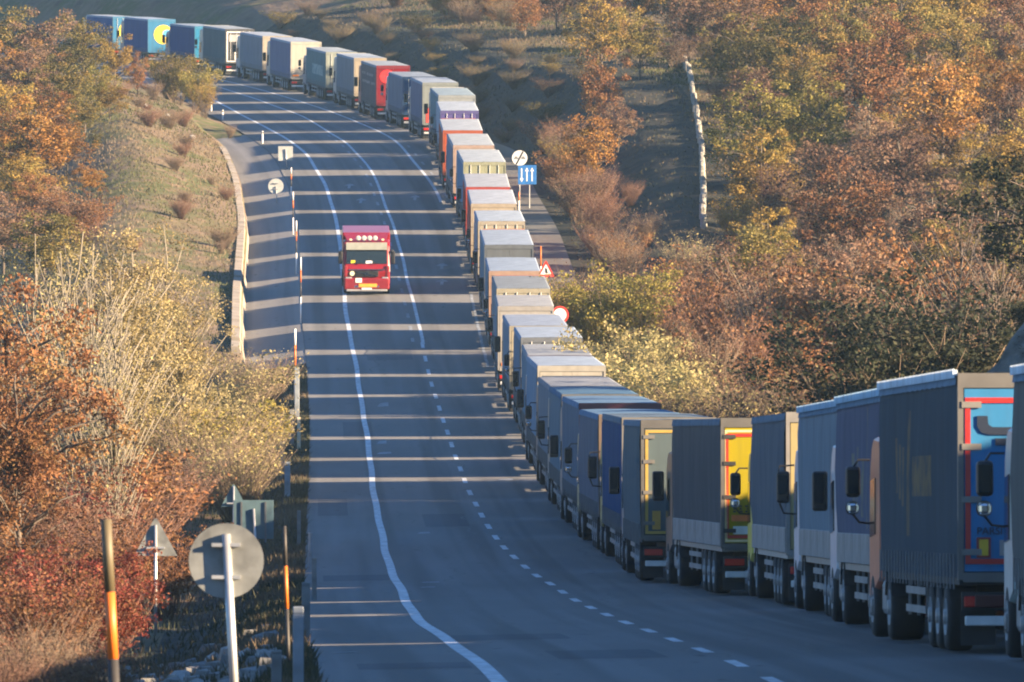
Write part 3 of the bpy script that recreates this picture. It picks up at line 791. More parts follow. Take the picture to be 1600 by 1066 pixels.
TR = {
 1: dict(side=(.05, .12, .27), roof=(.62, .66, .72), rear=(.08, .33, .62), cab=(.6, .6, .6), desc="blue truck with yellow disc on rear, half behind trees", rear_fn=rear_moon),
 2: dict(side=(.035, .085, .22), roof=(.55, .62, .74), rear=(.08, .35, .66), cab=(.05, .12, .3), desc="dark blue truck with yellow moon on pale blue rear", rear_fn=rear_moon, H=4.05),
 3: dict(side=(.022, .07, .19), roof=(.50, .56, .64), rear=(.05, .36, .66), cab=(.05, .12, .3), desc="navy truck with plain sky blue rear"),
 4: dict(side=(.11, .15, .155), roof=(.58, .60, .62), rear=(.13, .13, .14), cab=(.6, .6, .58), desc="grey-green truck with white-framed dark rear", rear_fn=rear_open),
 5: dict(side=(.27, .265, .28), roof=(.66, .68, .72), rear=(.66, .60, .50), cab=(.6, .6, .6), desc="grey truck with cream rear behind white-backed truck"),
 6: dict(side=(.22, .21, .28), roof=(.66, .69, .74), rear=(.80, .76, .66), cab=(.6, .58, .55), desc="mauve truck with clean white rear and orange boards", markers=True),
 7: dict(side=(.17, .24, .23), roof=(.62, .64, .64), rear=(.50, .56, .50), cab=(.15, .25, .35), desc="grey-teal truck with pale panel on its side", print=([(.3, .85, 1.9, 2.7)], (.33, .40, .38))),
 8: dict(side=(.30, .29, .29), roof=(.64, .68, .72), rear=(.62, .54, .42), cab=(.7, .68, .64), desc="light grey truck with beige rear"),
 9: dict(side=(.20, .16, .15), roof=(.56, .58, .60), rear=(.36, .02, .035), cab=(.4, .04, .04), desc="brown truck with dark red rear and bright red disc", rear_fn=rear_red_disc, print=([(.1, .3, 3.1, 3.3), (.4, .8, 3.1, 3.3), (.1, .6, 2.5, 2.7), (.7, .9, 2.5, 2.7)], (.32, .28, .26))),
 10: dict(side=(.24, .235, .27), roof=(.46, .50, .56), rear=(.06, .17, .38), cab=(.5, .5, .55), desc="grey truck with white-framed blue rear", frame=.75),
 11: dict(side=(.21, .20, .26), roof=(.60, .64, .70), rear=(.42, .47, .46), cab=(.6, .6, .6), desc="mauve truck with pale green rear and red strip", rear_fn=rear_stripe((.65, .06, .04), -1.0, -.82, 1.2, 2.2)),
 12: dict(side=(.20, .27, .28), roof=(.52, .60, .62), rear=(.55, .60, .62), cab=(.7, .7, .72), desc="teal-sided truck at the bend with striped pale roof"),
 13: dict(side=(.42, .44, .48), roof=(.74, .76, .78), rear=(.20, .17, .50), cab=(.3, .3, .6), desc="white-roofed truck with violet band across its rear", H=3.9),
 14: dict(side=(.42, .12, .06), roof=(.72, .72, .72), rear=(.74, .17, .07), cab=(.55, .08, .05), desc="orange-red truck with orange rear"),
 15: dict(side=(.25, .26, .31), roof=(.72, .72, .70), rear=(.74, .55, .46), cab=(.6, .3, .25), desc="grey truck with salmon rear edge"),
 16: dict(side=(.18, .28, .38), roof=(.74, .75, .74), rear=(.60, .62, .42), cab=(.7, .7, .7), desc="blue-sided white-roofed truck with yellowish rear"),
 17: dict(side=(.36, .06, .05), roof=(.70, .68, .68), rear=(.72, .10, .06), cab=(.6, .05, .04), desc="red truck with bright red rear", frame=.5),
 18: dict(side=(.50, .14, .10), roof=(.74, .74, .76), rear=(.78, .66, .50), cab=(.6, .1, .08), desc="white-roofed truck with cream rear and red side", frame=.7),
 19: dict(L=9.0, side=(.38, .40, .40), roof=(.68, .72, .76), rear=(.74, .66, .52), cab=(.7, .68, .6), desc="pale truck with cream rear doors", frame=.75),
 20: dict(side=(.20, .26, .30), roof=(.58, .63, .70), rear=(.24, .27, .30), cab=(.65, .3, .15), desc="slate blue truck with grey-blue roof"),
 21: dict(side=(.17, .24, .29), roof=(.56, .62, .70), rear=(.78, .52, .38), cab=(.6, .6, .6), desc="blue-grey truck with salmon rear frame", frame=.7),
 22: dict(side=(.34, .33, .32), roof=(.44, .45, .45), rear=(.72, .66, .48), cab=(.65, .2, .15), desc="grey-roofed truck with cream rear"),
 23: dict(side=(.33, .35, .37), roof=(.66, .62, .58), rear=(.70, .67, .62), cab=(.6, .6, .6), desc="beige-roofed truck with white rear and orange boards", markers=True, H=3.95),
 24: dict(side=(.30, .32, .35), roof=(.54, .58, .66), rear=(.66, .60, .45), cab=(.6, .6, .6), desc="grey truck with cream rear edge and lilac roof"),
 25: dict(side=(.24, .28, .33), roof=(.62, .68, .76), rear=(.30, .33, .37), cab=(.2, .25, .3), desc="slate truck with pale blue roof and soft rim"),
 26: dict(side=(.22, .28, .32), roof=(.60, .58, .56), rear=(.30, .30, .42), cab=(.55, .58, .6), desc="beige-roofed truck with magenta and violet rear", rear_fn=rear_pink, rods=False),
 27: dict(side=(.26, .34, .42), roof=(.62, .68, .76), rear=(.78, .74, .64), cab=(.3, .32, .36), desc="pale blue-roofed truck with white rear door"),
 28: dict(side=(.24, .27, .30), roof=(.52, .50, .50), rear=(.2, .22, .25), cab=(.12, .14, .17), desc="grey truck with dusty taupe roof"),
 29: dict(side=(.19, .24, .27), roof=(.20, .36, .52), rear=(.26, .28, .30), cab=(.3, .4, .4), desc="slate truck with dark shade-blue roof"),  # skylit shade put into the roof colour, next two trucks as well
 30: dict(side=(.16, .19, .23), roof=(.30, .47, .66), rear=(.26, .06, .09), cab=(.35, .38, .42), desc="dark grey truck with bright shade-blue roof and maroon rear", frame=.7),
 31: dict(side=(.20, .21, .25), roof=(.30, .48, .66), rear=(.34, .25, .18), cab=(.35, .33, .15), desc="grey truck with shade-blue roof above the navy truck", H=3.95),
 32: dict(side=(.025, .09, .21), roof=(.32, .40, .46), rear=(.2, .22, .25), cab=(.4, .38, .12), desc="navy blue truck tucked behind the ochre-framed grey truck", mir=2),
 33: dict(side=(.16, .19, .20), roof=(.36, .45, .52), rear=(.20, .27, .29), cab=(.18, .26, .32), desc="grey-green truck with ochre-framed grey rear door", rear_fn=rear_olive, frame=.36, rods=False, mir=0, sag=.05),
 34: dict(side=(.155, .135, .13), roof=(.32, .40, .46), rear=(.62, .51, .03), cab=(.06, .07, .08), desc="brown-grey truck with bright yellow red-bordered rear", rear_fn=rear_yellow, boards=True, frame=.5, rods=False, mir=0),
 35: dict(side=(.20, .20, .21), roof=(.34, .42, .48), rear=(.72, .60, .30), cab=(.68, .62, .08), desc="grey truck with cream and yellow rear edge", boards=True, frame=.75, mir=1, rear_fn=rear_stripe((.72, .42, .12), -.85, -.75, 1.2, 3.7)),
 36: dict(side=(.30, .33, .35), roof=(.36, .50, .60), rear=(.4, .4, .4), cab=(.66, .69, .75), desc="light grey truck with blue roof trim and aluminium boards", boards=True, trim=(.36, .52, .66), mir=2, sag=.05),
 37: dict(side=(.175, .17, .22), roof=(.36, .50, .60), rear=(.4, .4, .4), cab=(.60, .64, .70), desc="purple-grey truck with faded ochre strokes on its side", boards=True, trim=(.40, .58, .72), mir=0,
      print=([(.30, .36, 2.1, 3.0), (.42, .47, 2.0, 3.1), (.52, .56, 1.9, 2.9), (.60, .62, 1.7, 3.75), (.72, .95, 2.45, 2.6)], (.20, .18, .12))),
 38: dict(side=(.085, .105, .12), roof=(.42, .56, .66), rear=(.085, .40, .80), cab=(.62, .20, .12), desc="slate truck with blue red-bordered rear lettered PARSIV", rear_fn=rear_blue, trim=(.62, .72, .80), rods=False, mir=1, frame=.42, H=4.03,
      print=([(.20, .23, 2.3, 3.15), (.26, .29, 2.2, 3.05), (.32, .355, 2.1, 3.0), (.385, .42, 1.65, 3.55), (.45, .70, 2.25, 2.85)], (.19, .13, .07))),
 39: dict(side=(.20, .185, .165), roof=(.42, .56, .66), rear=(.3, .3, .3), cab=(.45, .60, .62), desc="beige-grey truck with turquoise cab", trim=(.62, .72, .80), mir=1, H=4.0),
}
QPX = {39: 1702, 38: 1498, 37: 1388, 36: 1311, 35: 1229, 34: 1127, 33: 1002, 32: 972, 31: 936, 30: 905, 29: 878, 28: 860, 27: 840, 26: 824, 25: 814, 24: 796, 23: 778, 22: 776,
       21: 764, 20: 757, 19: 747, 18: 736, 17: 728, 16: 724, 15: 708, 14: 692, 13: 688, 12: 685, 11: 660, 10: 629, 9: 588, 8: 553, 7: 509, 6: 454, 5: 410, 4: 352, 3: 304, 2: 231, 1: 176}
HEAD = {39: .5, 38: 2.2, 37: 1.3, 36: 1.1, 35: 1.3, 34: 3.4, 33: 1.0, 32: 1.5, 31: 1.8, 30: 2.0, 29: 1.6, 28: 1.8, 27: 1.7}
def qd(k):
    if k >= 14: return 127 + 18.3 * (38 - k)
    return 566.2 + [0, 20, 40, 60, 80, 100, 120, 140, 160, 179, 198, 217, 236, 254][14 - k]
for k in range(39, 0, -1):
    d = qd(k) + (k * 37 % 11 - 5) * .12 + {19: 4.4, 20: 2.2}.get(k, 0)
    x = (QPX[k] - 800) / F_PX * d
    L = TR[k].get('L', 12.6)
    hx = xq(d + 16) - xq(d)
    if k <= 38: hx = .5 * hx + .5 * ((QPX[k - 1] - 800) / F_PX * qd(k - 1) - x) * 16 / (qd(k - 1) - d) if k > 14 else hx
    head = math.radians(HEAD[k]) if k in HEAD else math.atan2(-hx, 16.0)
    hx = -math.tan(head) * 16
    xcn = x + W2 * math.cos(head); ycn = d + W2 * math.sin(head)
    z0 = zroad(xcn, d); z1 = zroad(xcn + hx, d + 16)
    lorry(k, (xcn, ycn, z0 + .012), head, math.atan2(z1 - z0, 16.0), TR[k])

# ------------------------------------------------------------------ the red lorry driving towards us
def red_lorry():
    d = 480.7; P = at(573, 457, d); x = P.x; z = zroad(x, d)
    hx = xl(d + 10) - xl(d)
    head = math.atan2(-hx, 10.0) + math.pi          # local +y points at the camera
    root = empty("oncoming_truck", (x, d, z + .01), (math.atan2(z - zroad(x + hx, d + 10), 10.0), 0, head))
    tag(root, "red truck with roof lamps driving towards the camera in the left lane", "truck")
    R_ = plain("bright red lacquer", (.21, .006, .010), .3, 0, .1); RD = plain("dark red lacquer", (.20, .012, .02), .35)
    # origin under the front bumper; cab reaches back to y=-2.2
    prof = [(-2.15, .80), (-.35, .55), (-.05, .60), (0, 1.25), (-.10, 1.62), (-.48, 2.62), (-.62, 2.74), (-.90, 2.86), (-2.05, 2.88), (-2.15, 2.8)]
    mb = MB(); n = len(prof)
    for xx, ins in ((-1.24, .06), (-1.14, 0), (1.14, 0), (1.24, .06)):
        for p in prof: mb.v.append((xx, -1.05 + (p[0] + 1.05) * (1 - ins), 1.8 + (p[1] - 1.8) * (1 - ins * .6)))
    for a in range(3):
        for i in range(n): mb.f.append((a * n + i, a * n + (i + 1) % n, (a + 1) * n + (i + 1) % n, (a + 1) * n + i))
    mb.f.append(tuple(range(n))); mb.f.append(tuple(3 * n + n - 1 - i for i in range(n)))
    body = link("cab", mb.mesh("cab"), R_, root)
    def slant(x0, x1, z0, z1, off0, off1, mat, nm, par):
        f = lambda z: -.10 - (z - 1.62) * .38 if z > 1.62 else -.0 - max(0, z - 1.25) * .27
        return link(nm, MB().add([(x0, f(z0) + off0, z0), (x1, f(z0) + off0, z0), (x1, f(z1) + off0, z1), (x0, f(z1) + off0, z1),
                                  (x0, f(z0) + off1, z0), (x1, f(z0) + off1, z0), (x1, f(z1) + off1, z1), (x0, f(z1) + off1, z1)],
                                 [(0, 1, 2, 3), (7, 6, 5, 4), (0, 4, 5, 1), (1, 5, 6, 2), (2, 6, 7, 3), (3, 7, 4, 0)]).mesh(nm), mat, par)
    ws = slant(-1.08, 1.08, 1.68, 2.40, .035, -.02, GLASS, "windscreen", body)
    for xx in (-.55, .25):
        o = link("wiper", MB().tube([(xx, .0, 1.70), (xx + .5, -.06, 1.95)], [.014, .010], 5).mesh("wiper"), BLACK, ws)
    slant(.62, .85, 1.72, 1.86, .055, .036, YELLOW, "vignette", ws)
    slant(-.30, .05, 1.70, 1.84, .055, .036, WHITE, "dashboard_paper", ws)
    slant(-1.10, 1.10, 2.42, 2.80, .16, .06, plain("cream visor", (.24, .25, .215), .5), "sun_visor", body)
    for s in (-1, 1):
        link("side_window", MB().prism([(-1.2, 1.65), (-.35, 1.65), (-.58, 2.45), (-1.2, 2.5)], s * 1.25 - .012, s * 1.25 + .012).mesh("side_window"), GLASS, body)
        link("mirror", MB().bbox(min(s * 1.30, s * 1.52), max(s * 1.30, s * 1.52), -.45, -.28, 1.65, 2.35, .05).tube([(s * 1.2, -.36, 2.3), (s * 1.4, -.36, 2.4), (s * 1.42, -.36, 2.3)], [.02] * 3, 5).mesh("mirror"), BLACK, body)
        h = link("headlamp", MB().bbox(s * .98 - .18, s * .98 + .18, -.10, .035, .62, .98, .05).mesh("headlamp"), plain("lamp glass", (.30, .30, .32), .15, .3), body)
        link("fog_lamp", MB().bbox(s * .55 - .12, s * .55 + .12, -.05, .07, .40, .52, .03).mesh("fog_lamp"), CHROME, body)
        link("corner_panel", MB().bbox(s * 1.13 - .09, s * 1.13 + .09, -.3, .02, .98, 1.58, .04).mesh("corner_panel"), RD, body)
        link("door_step", MB().box(s * 1.16 - .07, s * 1.16 + .07, -1.0, -.45, .3, .6).mesh("door_step"), DARK, body)
    g = link("grille", MB().bbox(-.62, .62, -.03, .05, .98, 1.30, .03).mesh("grille"), BLACK, body)
    for i in range(4): link("grille_bar", MB().box(-.58, .58, .05, .065, 1.02 + i * .07, 1.045 + i * .07).mesh("grille_bar"), DARK, g)
    link("emblem", MB().lathe_x([(-.02, .10), (-.02, .075), (.02, .075), (.02, .10), (-.02, .10)], 16).mesh("emblem"), CHROME, g, (0, .08, 1.15)).rotation_euler = (0, 0, math.pi / 2)
    link("emblem_bar", MB().tube([(-.55, .075, 1.02), (.55, .075, 1.28)], [.018, .018], 5).mesh("emblem_bar"), CHROME, g)
    link("grille_trim", MB().box(-.95, .95, -.02, .045, 1.34, 1.40).mesh("grille_trim"), CHROME, body)
    link("badge", MB().lathe_x([(-.01, .13), (.01, .13), (.015, .001)], 14).mesh("badge"), plain("pale badge", (.55, .62, .45), .5), body, (.78, .045, 1.17)).rotation_euler = (0, 0, math.pi / 2)
    bp = link("front_bumper", MB().bbox(-1.22, 1.22, -.35, .06, .30, .92, .08).mesh("front_bumper"), RD, root)
    link("lower_bumper", MB().bbox(-1.1, 1.1, -.3, .045, .20, .33, .04).mesh("lower_bumper"), plain("grey bumper", (.25, .25, .26), .5), bp)
    link("tunnel_plate", MB().box(.26, .60, .062, .08, .68, .92).mesh("tunnel_plate"), WHITE, bp)
    lt = link("plate_letter", text_mesh("TT", .16), BLACK, bp, (-.52, .083, .74)); lt.rotation_euler = (math.pi / 2, 0, math.pi); lt.location.x = .53
    link("hazard_plate", MB().box(-.55, .42, .062, .085, .44, .62).mesh("hazard_plate"), plain("hazard orange", (.85, .34, .05), .4), bp)
    link("number_plate", MB().box(-.27, .27, .05, .07, .30, .40).mesh("number_plate"), WHITE, bp)
    bar = link("lamp_bar", MB().tube([(-.85, -.75, 2.94), (.85, -.75, 2.94)], [.025, .025], 6).mesh("lamp_bar"), CHROME, root)
    for i in range(4):
        o = link("roof_lamp", cached("roof_lamp", lambda: MB().lathe_x([(-.08, .06), (-.02, .13), (.03, .135), (.04, .11), (.045, .001)], 14)), plain("lamp lens", (.45, .45, .42), .2), root, (-.45 + .30 * i, -.72, 3.02), True)
        o.rotation_euler = (0, 0, math.pi / 2)
    for s in (-1, 1):
        link("beacon", MB().bbox(s * .86 - .07, s * .86 + .07, -.86, -.70, 2.88, 2.98, .02).mesh("beacon"), plain("pale beacon", (.75, .62, .40), .3), root)
    bx = link("cargo_box", MB().bbox(-1.27, 1.27, -8.2, -2.45, .98, 3.20, .03).mesh("cargo_box"), R_, root)
    link("wind_deflector", MB().add([(-1.05, -.98, 2.86), (1.05, -.98, 2.86), (1.2, -2.3, 3.18), (-1.2, -2.3, 3.18), (-1.05, -2.3, 2.87), (1.05, -2.3, 2.87)],
         [(0, 1, 2, 3), (0, 3, 4), (1, 5, 2), (3, 2, 5, 4), (0, 4, 5, 1)]).mesh("wind_deflector"), R_, root)
    link("chassis", MB().box(-.5, -.36, -8.0, -.5, .68, .95).box(.36, .5, -8.0, -.5, .68, .95).mesh("chassis"), DARK, root)
    for y in (-1.3, -6.2):
        for s in (-1, 1): wheel(root, s * 1.05, y, .50, .36 if y > -2 else .5, s)
red_lorry()

# ------------------------------------------------------------------ signs, posts and poles
BACK = plain("sign back sheet", (.20, .21, .205), .55, .2, .42, 3.5)
BLUES = plain("blue sign face", (.02, .14, .42), .5)
def pole_to(mb, x, y, ztop, zbot, r=.03, lean=(0, 0), n=8):
    return mb.tube([(lean[0], lean[1], zbot), (0, 0, ztop)], [r, r], n)
def circle(r, n=32): return [(r * math.cos(2 * math.pi * i / n), r * math.sin(2 * math.pi * i / n)) for i in range(n)]
def gz_any(x, d):
    if x < xle(d) and GUT0 + 2 < d < GUT1 - 20 and xle(d) - x < 2.95: return gz(x, d)
    if xle(d) <= x <= xre(d): return zroad(x, d)
    return ground_z(x, d)
def sign(name, px, py, d, label, cat, build, lean=(0, 0), r=.03, x=None, top=.30):
    p = at(px, py, d)
    g = gz_any(p.x + lean[0], d)
    root = empty(name, (p.x, d, g)); h = p.z - g
    link("pole", MB().tube([(lean[0], lean[1] + .06, -.3), (0, .06, h + top)], [r, r], 10).mesh("pole"), STEEL, root, smooth=True)
    build(root, h)
    return tag(root, label, cat)
def disc_back(rad, front, back=None):
    def f(root, h):
        o = link("sign_plate", MB().plate(circle(rad), .10, .115).mesh("sign_plate"), back or BACK, root, (0, 0, h))
        link("sign_face", MB().plate(circle(rad * .98), .118, .122).mesh("sign_face"), front, o)
        for zz in (-.18, .18): link("bracket", MB().box(-.16, .16, .025, .098, zz - .02, zz + .02).mesh("bracket"), STEEL, o)
    return f
def rect_back(wd, ht, front, bars=True, back=None):
    def f(root, h):
        o = link("sign_plate", MB().bbox(-wd / 2, wd / 2, .10, .115, -ht / 2, ht / 2, .006).mesh("sign_plate"), back or BACK, root, (0, 0, h))
        link("sign_face", MB().box(-wd / 2 + .02, wd / 2 - .02, .118, .122, -ht / 2 + .02, ht / 2 - .02).mesh("sign_face"), front, o)
        if bars:
            for s in (-.3, .3): link("stiffener", MB().box(s * wd - .025, s * wd + .025, .06, .098, -ht / 2 - .1, ht / 2 - .05).mesh("stiffener"), plain("dark steel", (.12, .13, .14), .5, .4), o)
    return f
def tri_back(sz, front, back=None):
    def f(root, h):
        t = [(-sz / 2, -sz * .4), (sz / 2, -sz * .4), (.03, sz * .46), (-.03, sz * .46)]
        o = link("sign_plate", MB().plate(t, .10, .115).mesh("sign_plate"), back or BACK, root, (0, 0, h))
        link("sign_face", MB().plate([(a * .97, b * .97) for a, b in t], .118, .122).mesh("sign_face"), front, o)
        link("bracket", MB().box(-.2, .2, .025, .098, -.22, -.18).mesh("bracket"), STEEL, o)
    return f
sign("road_sign", 353, 877, 100, "large round sign seen from its grey back on a leaning pole, lower left", "road sign", disc_back(.42, RED), (.14, 0), .052)
sign("road_sign", 243, 842, 196, "triangular sign seen from its pale back among red bushes", "road sign", tri_back(.95, RED), (0, 0), .035)
s2 = sign("road_sign", 396, 812, 250, "rectangular shade-toned sign back with dark stiffeners behind the round sign", "road sign", rect_back(1.12, 1.08, BLUES, True, plain('shaded sign sheet', (.07, .125, .15), .6)), (.12, 0), .04)  # sheet colour darkened to carry the shade, also on the small triangle
sign("road_sign", 365, 776, 262, "small shade-toned triangular sign back peeking above the rectangular sign", "road sign", tri_back(.75, RED, MATS['shaded sign sheet']), (0, 0), .03)
sign("road_sign", 446, 240, 592, "square sunlit-toned sign back on two legs beside the bend", "road sign", rect_back(.96, .96, WHITE, False, plain('sunlit sign sheet', (.36, .38, .37), .6)), (.12, 0), .035)  # back sheet lightened, sunlight put into its colour, round one too
sign("road_sign", 431, 291, 560, "small round sunlit-toned sign back standing in the paved gutter", "road sign", disc_back(.48, WHITE, MATS['sunlit sign sheet']), (.1, 0), .035, None, -.02)
# front views on the right
def front_end(root, h):
    o = link("sign_plate", MB().plate(circle(.47), .0, .02).mesh("sign_plate"), plain("pale sign face", (.62, .62, .60), .5), root, (0, 0, h))
    K = plain("sign black", (.02, .02, .025), .5); G = plain("sign grey", (.16, .17, .18), .5)
    a = math.radians(62); c, s = math.cos(a), math.sin(a)
    link("diagonal_bar", MB().plate([(-.45 * c + .05 * s, -.45 * s - .05 * c), (.45 * c + .05 * s, .45 * s - .05 * c), (.45 * c - .05 * s, .45 * s + .05 * c), (-.45 * c - .05 * s, -.45 * s + .05 * c)], -.006, -.001).mesh("diagonal_bar"), K, o)
    for s_ in (-1, 1):
        x = s_ * .22; pts = [(x - .13, -.07), (x + .13, -.07), (x + .13, .02), (x + .08, .03), (x + .05, .10), (x - .05, .10), (x - .08, .03), (x - .13, .02)]
        link("car_symbol", MB().plate(pts, -.005, -.001).mesh("car_symbol"), G, o)
    b = link("lane_board", MB().bbox(-.10, 1.02, .0, .03, -1.62, -.44, .01).mesh("lane_board"), BLUES, root, (0, 0, h))
    for i, up in enumerate((False, True, True)):
        x = .12 + .32 * i; s_ = 1 if up else -1; z = -1.03
        pts = [(x - .035, z - .40 * s_), (x + .035, z - .40 * s_), (x + .035, z + .22 * s_), (x + .11, z + .22 * s_), (x, z + .45 * s_), (x - .11, z + .22 * s_), (x - .035, z + .22 * s_)]
        link("lane_arrow", MB().plate(pts, -.008, -.001).mesh("lane_arrow"), WHITE, b)
    link("second_pole", MB().tube([(.6, .06, -.3), (.6, .06, h - .5)], [.03, .03], 8).mesh("second_pole"), STEEL, root)
sign("road_sign", 812, 247, 549, "blue three-arrow lane board under a round barred sign beside the queue", "road sign", front_end, top=-.1)
def front_tri(root, h):
    sz = .95; t = [(-sz / 2, -sz * .42), (sz / 2, -sz * .42), (.03, sz * .46), (-.03, sz * .46)]
    o = link("sign_plate", MB().plate(t, 0, .02).mesh("sign_plate"), plain("sign red", (.55, .04, .03), .45), root, (0, 0, h))
    link("sign_field", MB().plate([(a * .60, b * .60 - .02) for a, b in t], -.006, -.001).mesh("sign_field"), WHITE, o)
    link("symbol", MB().plate([(-.04, -.2), (.1, -.2), (.06, 0), (.0, .1), (-.05, .02)], -.010, -.0065).mesh("symbol"), BLACK, o)
sign("road_sign", 853, 421, 462, "red-bordered warning triangle standing just right of the truck roofs", "road sign", front_tri, top=.1)
def front_ring(root, h):
    o = link("sign_plate", MB().plate(circle(.40), 0, .02).mesh("sign_plate"), plain("sign red", (.55, .04, .03), .45), root, (0, 0, h))
    link("sign_field", MB().plate(circle(.29), -.006, -.001).mesh("sign_field"), WHITE, o)
sign("road_sign", 875, 492, 408, "round red-ringed sign half hidden behind a truck roof", "road sign", front_ring)
def post(name, px, ytop, d, wd, mats, label, cat, group=None, lean=0.0, rnd_=True, x=None):
    p = at(px, ytop, d); g = gz_any(p.x, d); h = max(.5, p.z - g)
    root = empty(name, (p.x, d, g)); z = -.2; n = len(mats)
    for nm, f0, f1, m in mats:
        a, b = (h * f0 if f0 > 0 else -.25), h * f1
        mb = MB().tube([(lean * a, 0, a), (lean * b, 0, b)], [wd / 2, wd / 2], 10) if rnd_ else MB().bbox(-wd / 2, wd / 2, -wd / 2, wd / 2, a, b, .012)
        link(nm, mb.mesh(nm), m, root, smooth=rnd_)
    return tag(root, label, cat, group)
POLE_D = plain("dark pole paint", (.03, .028, .028), .6); POLE_B = plain("brown pole paint", (.10, .08, .045), .6)
_hp = at(190, 812, 84).z - gz_any(at(190, 812, 84).x, 84)
post("snow_pole", 190, 812, 84, .105, [("lower_section", 0, 1 - 1.31 / _hp, POLE_D), ("orange_band", 1 - 1.31 / _hp, 1 - .68 / _hp, ORANGE), ("upper_section", 1 - .68 / _hp, 1, POLE_B)], "thick orange-banded snow pole in the left foreground", "snow pole", "snow poles", -.05)
post("snow_pole", 451, 822, 130, .06, [("lower_section", 0, .42, POLE_D), ("orange_band", .42, .72, ORANGE), ("upper_section", .72, 1, POLE_D)], "thin orange and black snow pole beside the near pale guard post", "snow pole", "snow poles", -.03)
post("snow_pole", 461, 514, 398, .10, [("lower_section", 0, .35, WHITE), ("black_band", .35, .5, POLE_D), ("orange_band", .5, .78, ORANGE), ("upper_section", .78, 1, WHITE)], "tall orange and white snow pole where the paved gutter ends", "snow pole", "snow poles")
for (px, yt, d, lab) in ((470, 402, 462, "white and dark snow pole beside the gutter left of the red truck"), (463, 345, 498, "black and white snow pole by the road edge above the red truck"), (458, 300, 530, "black and white snow pole below the round gutter sign"), (455, 262, 562, "dark snow pole just under the square sunlit-toned sign")):
    post("snow_pole", px, yt, d, .07, [("lower_section", 0, .4, WHITE), ("black_band", .4, .62, POLE_D), ("orange_band", .62, .8, ORANGE), ("upper_section", .8, 1, WHITE)], lab, "snow pole", "snow poles")
POSTM = plain("shaded weathered post", (.17, .18, .18), .8, 0, .35, 3); POSTB = plain("shaded bluish post", (.22, .25, .28), .7, 0, .3, 3); POSTC = plain("sunlit cream post", (.58, .50, .36), .8, 0, .2, 3)  # first two tones darkened for shade, the cream one lightened for sun
for (px, yt, d, wd, m, lab) in (
    (432, 1016, 112, .13, POSTM, "short grey-green guard post at the bottom edge beside the tall post"), (466, 948, 108, .13, POSTB, "tall pale shade-blue guard post at the bottom edge of the verge"),
    (478, 910, 160, .15, POSTM, "grey guard post just above the tall pale one"), (491, 872, 205, .11, POSTM, "thin guard post leaning at the asphalt edge right of the sign"),
    (485, 832, 240, .11, POSTB, "thin pale guard post right of the round sign"), (467, 798, 268, .11, POSTM, "slim guard post right of the rectangular sign"),
    (449, 722, 318, .20, POSTB, "shade-blue guard post below a taller grey pair"), (441, 690, 335, .17, POSTM, "grey guard post left of its pair beside shrubs"),
    (456, 640, 362, .17, POSTM, "grey guard post midway down the shrubby verge"), (467, 652, 358, .14, POSTC, "cream sunlit guard post at the verge"),
    (464, 574, 385, .20, POSTB, "wide pale guard post under the tall orange snow pole")):
    post("guard_post", px, yt, d, wd, [("shaft", 0, .93, m), ("cap", .93, 1, m)], lab, "post", "guard posts along the left verge", rnd.uniform(-.03, .03), False)
for (px, yt, d, lab) in ((330, 160, 690, "taller white marker post at the far left road edge"), (348, 172, 672, "short white marker post beside the taller far one"), (410, 205, 625, "white marker post at the inside of the bend")):
    post("marker_post", px, yt, d, .12, [("shaft", 0, .8, WHITE), ("black_band", .8, .9, POLE_D), ("tip", .9, 1, WHITE)], lab, "post", "white marker posts")
post("marker_post", 811, 300, 545, .08, [("shaft", 0, .6, WHITE), ("red_band", .6, 1, ORANGE)], "orange-topped marker post at the lay-by behind the queue", "post", "orange marker posts")
post("marker_post", 845, 385, 478, .08, [("shaft", 0, .6, WHITE), ("red_band", .6, 1, ORANGE)], "orange-topped marker post above the red warning triangle", "post", "orange marker posts")
# white fence far up the hill
def hill_fence():
    d = 905.0; root = empty("white_fence", (at(350, 0, d).x, d, ground_z(at(350, 0, d).x, d))); o_ = root.location
    last = None
    for px in (350, 358, 372, 388, 400, 412, 424, 434, 444, 452, 462, 476, 490):
        x = at(px, 0, d).x; g = ground_z(x, d); zt = at(px, 4, d).z + .35
        link("fence_post", MB().box(x - .05 - o_[0], x + .05 - o_[0], -.05, .05, g - .2 - o_[2], zt - o_[2]).mesh("fence_post"), WHITE, root)
        if last: link("fence_rail", MB().add([(last[0] - o_[0], -.02, last[1] - .25 - o_[2]), (x - o_[0], -.02, zt - .25 - o_[2]), (x - o_[0], -.02, zt - .17 - o_[2]), (last[0] - o_[0], -.02, last[1] - .17 - o_[2])] +
                             [(last[0] - o_[0], .02, last[1] - .25 - o_[2]), (x - o_[0], .02, zt - .25 - o_[2]), (x - o_[0], .02, zt - .17 - o_[2]), (last[0] - o_[0], .02, last[1] - .17 - o_[2])],
                             [(0, 1, 2, 3), (7, 6, 5, 4), (0, 4, 5, 1), (2, 6, 7, 3), (1, 5, 6, 2), (3, 7, 4, 0)]).mesh("fence_rail"), WHITE, root)
        last = (x, zt)
    tag(root, "white post fence on the far hilltop at the top edge", "fence")
hill_fence()
